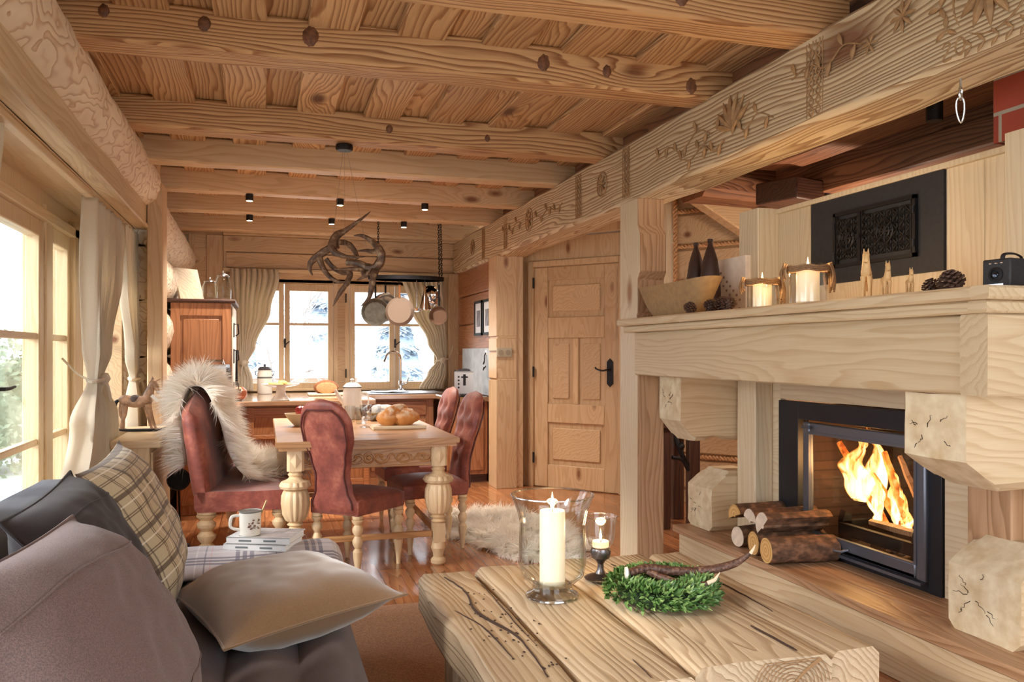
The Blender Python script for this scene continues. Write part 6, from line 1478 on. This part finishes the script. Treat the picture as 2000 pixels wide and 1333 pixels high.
MB().lathe([(.035, 0), (.035, .11), (.001, .11)], 20).build('housing', iron, t); MB().tube([(0, 0, .1), (0, 0, 1.02)], .008, 8).build('stem', iron, t)
# skylight lamps glimpsed behind the chimney
t = thing('skylight', 'bright roof window glimpsed behind the chimney', 'skylight', (3.75, 4.9, 2.55))
MB().box(-.16, -.12, 0, .16, .12, .01, TR(0, 0, 0, 0, 0, .4)).build('pane', emis('daylight_through_roof_window', (246, 240, 236), 2.2), t)
MB().box(-.18, -.01, -.02, .18, .01, .0, TR(0, 0, 0, 0, 0, .4)).build('bar', wood('x', 'darkw'), t)
for (x, y, z, e) in ((3.52, 4.25, 1.75, 24),):   # unseen lamp placed behind the chimney to light the log wall
    t = thing('unseen_wall_bulb', 'small unseen wall lamp for the log wall, behind the %s' % ('chimney, low' if y > 4 else 'carved beam'), 'lamp', (x, y, z))
    MB().ell((0, 0, 0), .03, 12).build('bulb', spot_e, t); MB().tube([(0, 0, .03), (0, 0, RT(x)-z)] if y < 4 else [(-.07, -.15, 0), (0, 0, 0)], .004, 6).build('cable', iron, t)
    ld = D.lights.new('bulb_light', 'POINT'); ld.energy = e; ld.color = (1, .80, .62); ld.shadow_soft_size = .05; lo_ = D.objects.new('bulb_light', ld); C.objects.link(lo_); lo_.parent = t; lo_.location = (0, 0, -.05)
# ================================================================== OUTDOORS
def tree(x, y, h, seed, lb, n=3):
    rr = random.Random(seed); m = MB()
    def br_(p, d, L, r, k):
        q = [p]; dd = d.copy()
        for i in range(4): dd = (dd+Vector((rr.gauss(0, .18), rr.gauss(0, .18), rr.gauss(0, .1)))).normalized(); q.append(q[-1]+dd*L/4)
        m.tube(q, rad([r, r*.5], 5), 5)
        if k:
            for i in range(5): br_(q[rr.randint(1, 4)], (dd+Vector((rr.gauss(0, .9), rr.gauss(0, .9), rr.gauss(.1, .5)))).normalized(), L*.6, r*.45, k-1)
    br_(Vector((x, y, -.4)), Vector((0, 0, 1)), h, h*.022, n)
    tag(m.build('bare_tree', plain('grey_twig', (150, 140, 136), .9), sm=0), lb, 'tree', 'bare trees in the garden')
for i, (x, y, h) in enumerate([(.2, 14, 2.4), (2.6, 13, 2.0), (4.6, 12, 2.0), (-8.5, 11, 2.4), (-12, 16, 3.0), (1.2, 27, 3.0)]):
    tree(x, y, h, i+1, ['bare tree outside the left kitchen window', 'bare twiggy shrub outside the right kitchen window', 'bare shrub at the right of the kitchen window', 'bare tree outside the terrace door', 'bare tree far outside the terrace door', 'bare tree far behind the kitchen windows'][i])
def bush(x, y, z, r, seed, lb, col):
    rr = random.Random(seed); vs = []; fs = []
    for i in range(2600):
        u = Vector((rr.gauss(0, 1), rr.gauss(0, 1), rr.gauss(0, 1))).normalized(); p = Vector((x, y, z))+Vector((u.x*r[0], u.y*r[1], u.z*r[2]))*rr.uniform(.6, 1.0); k = len(vs)
        a = Vector((rr.gauss(0, 1), rr.gauss(0, 1), rr.gauss(0, 1))).normalized(); b = a.orthogonal().normalized(); s_ = rr.uniform(.03, .07)
        vs += [p-a*s_, p+b*s_*.5, p+a*s_, p-b*s_*.5]; fs += [(k, k+1, k+2, k+3)]
    t = thing('shrub', lb, 'shrub', (0, 0, 0), 0, 'shrubs in the garden'); MB().add(vs, fs).build('foliage', plain('foliage_%d' % seed, col, .8, 0, 2, .4), t, sm=0)
    MB().ell((x, y, z), (r[0]*.55, r[1]*.55, r[2]*.6), 12, amp=.2, nz=1).build('inner_growth', plain('foliage_%d' % seed, col, .8), t)
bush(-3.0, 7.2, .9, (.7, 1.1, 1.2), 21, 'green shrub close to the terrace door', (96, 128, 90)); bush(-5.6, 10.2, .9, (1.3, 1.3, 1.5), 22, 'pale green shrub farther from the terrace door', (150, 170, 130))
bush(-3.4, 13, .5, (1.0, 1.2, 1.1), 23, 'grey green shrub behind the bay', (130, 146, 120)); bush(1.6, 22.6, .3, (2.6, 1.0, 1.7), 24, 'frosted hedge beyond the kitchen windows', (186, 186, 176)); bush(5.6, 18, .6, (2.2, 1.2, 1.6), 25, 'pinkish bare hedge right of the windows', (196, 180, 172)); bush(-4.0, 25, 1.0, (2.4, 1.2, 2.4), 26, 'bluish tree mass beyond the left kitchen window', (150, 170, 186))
t = thing('shed', 'small wooden hut in the snow beyond the kitchen window', 'shed', (.9, 20.5, -.3))
MB().box(-1.2, -.6, 0, 1.2, .6, 1.1).build('wall', plain('snowy_wood', (170, 140, 120), .9), t); MB().prism([(-1.5, 1.0), (1.5, 1.0), (0, 1.9)], 'y', -.8, .8).build('roof', plain('snow_roof', (232, 234, 240), .9), t)
for i in range(5):
    m = MB(); m.ell((-3.0-1.1*(i % 2), 2.6+.62*i, -.05), (.42, .5, .42), 14, amp=.4, nz=1.5); tag(m.build('boulder', plain('grey_rock', (160, 158, 154), .9, 0, 4, .3, .5), sm=60), 'grey boulder of the garden bank outside the terrace door', 'rock', 'boulders outside the terrace door')

def conifer(x, y, h, r, seed, lb):
    rr = random.Random(seed); vs = []; fs = []
    for i in range(1500):
        f = rr.random()**.8; a = rr.uniform(0, 2*PI); R = r*(1-f)*rr.uniform(.7, 1.05)*(.75+.25*math.sin(f*40)); p = Vector((x+R*math.cos(a), y+R*math.sin(a), -.3+h*f)); k = len(vs)
        d = Vector((math.cos(a), math.sin(a), -.35)); s_ = Vector((-math.sin(a), math.cos(a), 0)); L = rr.uniform(.3, .6)
        vs += [p-d*L*.5-s_*.16, p-d*L*.5+s_*.16, p+d*L*.5]; fs.append((k, k+1, k+2))
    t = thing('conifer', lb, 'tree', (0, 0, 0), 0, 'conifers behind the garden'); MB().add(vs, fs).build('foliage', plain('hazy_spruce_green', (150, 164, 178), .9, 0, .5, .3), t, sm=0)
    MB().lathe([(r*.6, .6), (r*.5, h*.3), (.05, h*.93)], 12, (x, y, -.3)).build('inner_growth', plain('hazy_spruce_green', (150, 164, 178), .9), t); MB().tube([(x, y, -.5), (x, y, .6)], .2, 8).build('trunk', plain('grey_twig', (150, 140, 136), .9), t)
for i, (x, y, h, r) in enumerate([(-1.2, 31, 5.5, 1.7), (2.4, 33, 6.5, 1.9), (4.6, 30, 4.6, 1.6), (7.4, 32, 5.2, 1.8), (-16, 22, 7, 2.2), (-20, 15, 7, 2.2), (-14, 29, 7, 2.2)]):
    conifer(x, y, h, r, 40+i, ['hazy blue conifer left of the snowy hut', 'tallest hazy conifer beyond the kitchen windows', 'low hazy conifer beyond the right kitchen window', 'hazy conifer at the far right of the garden', 'conifer far outside the terrace door', 'conifer left of the terrace view', 'conifer far behind the bay window'][i])
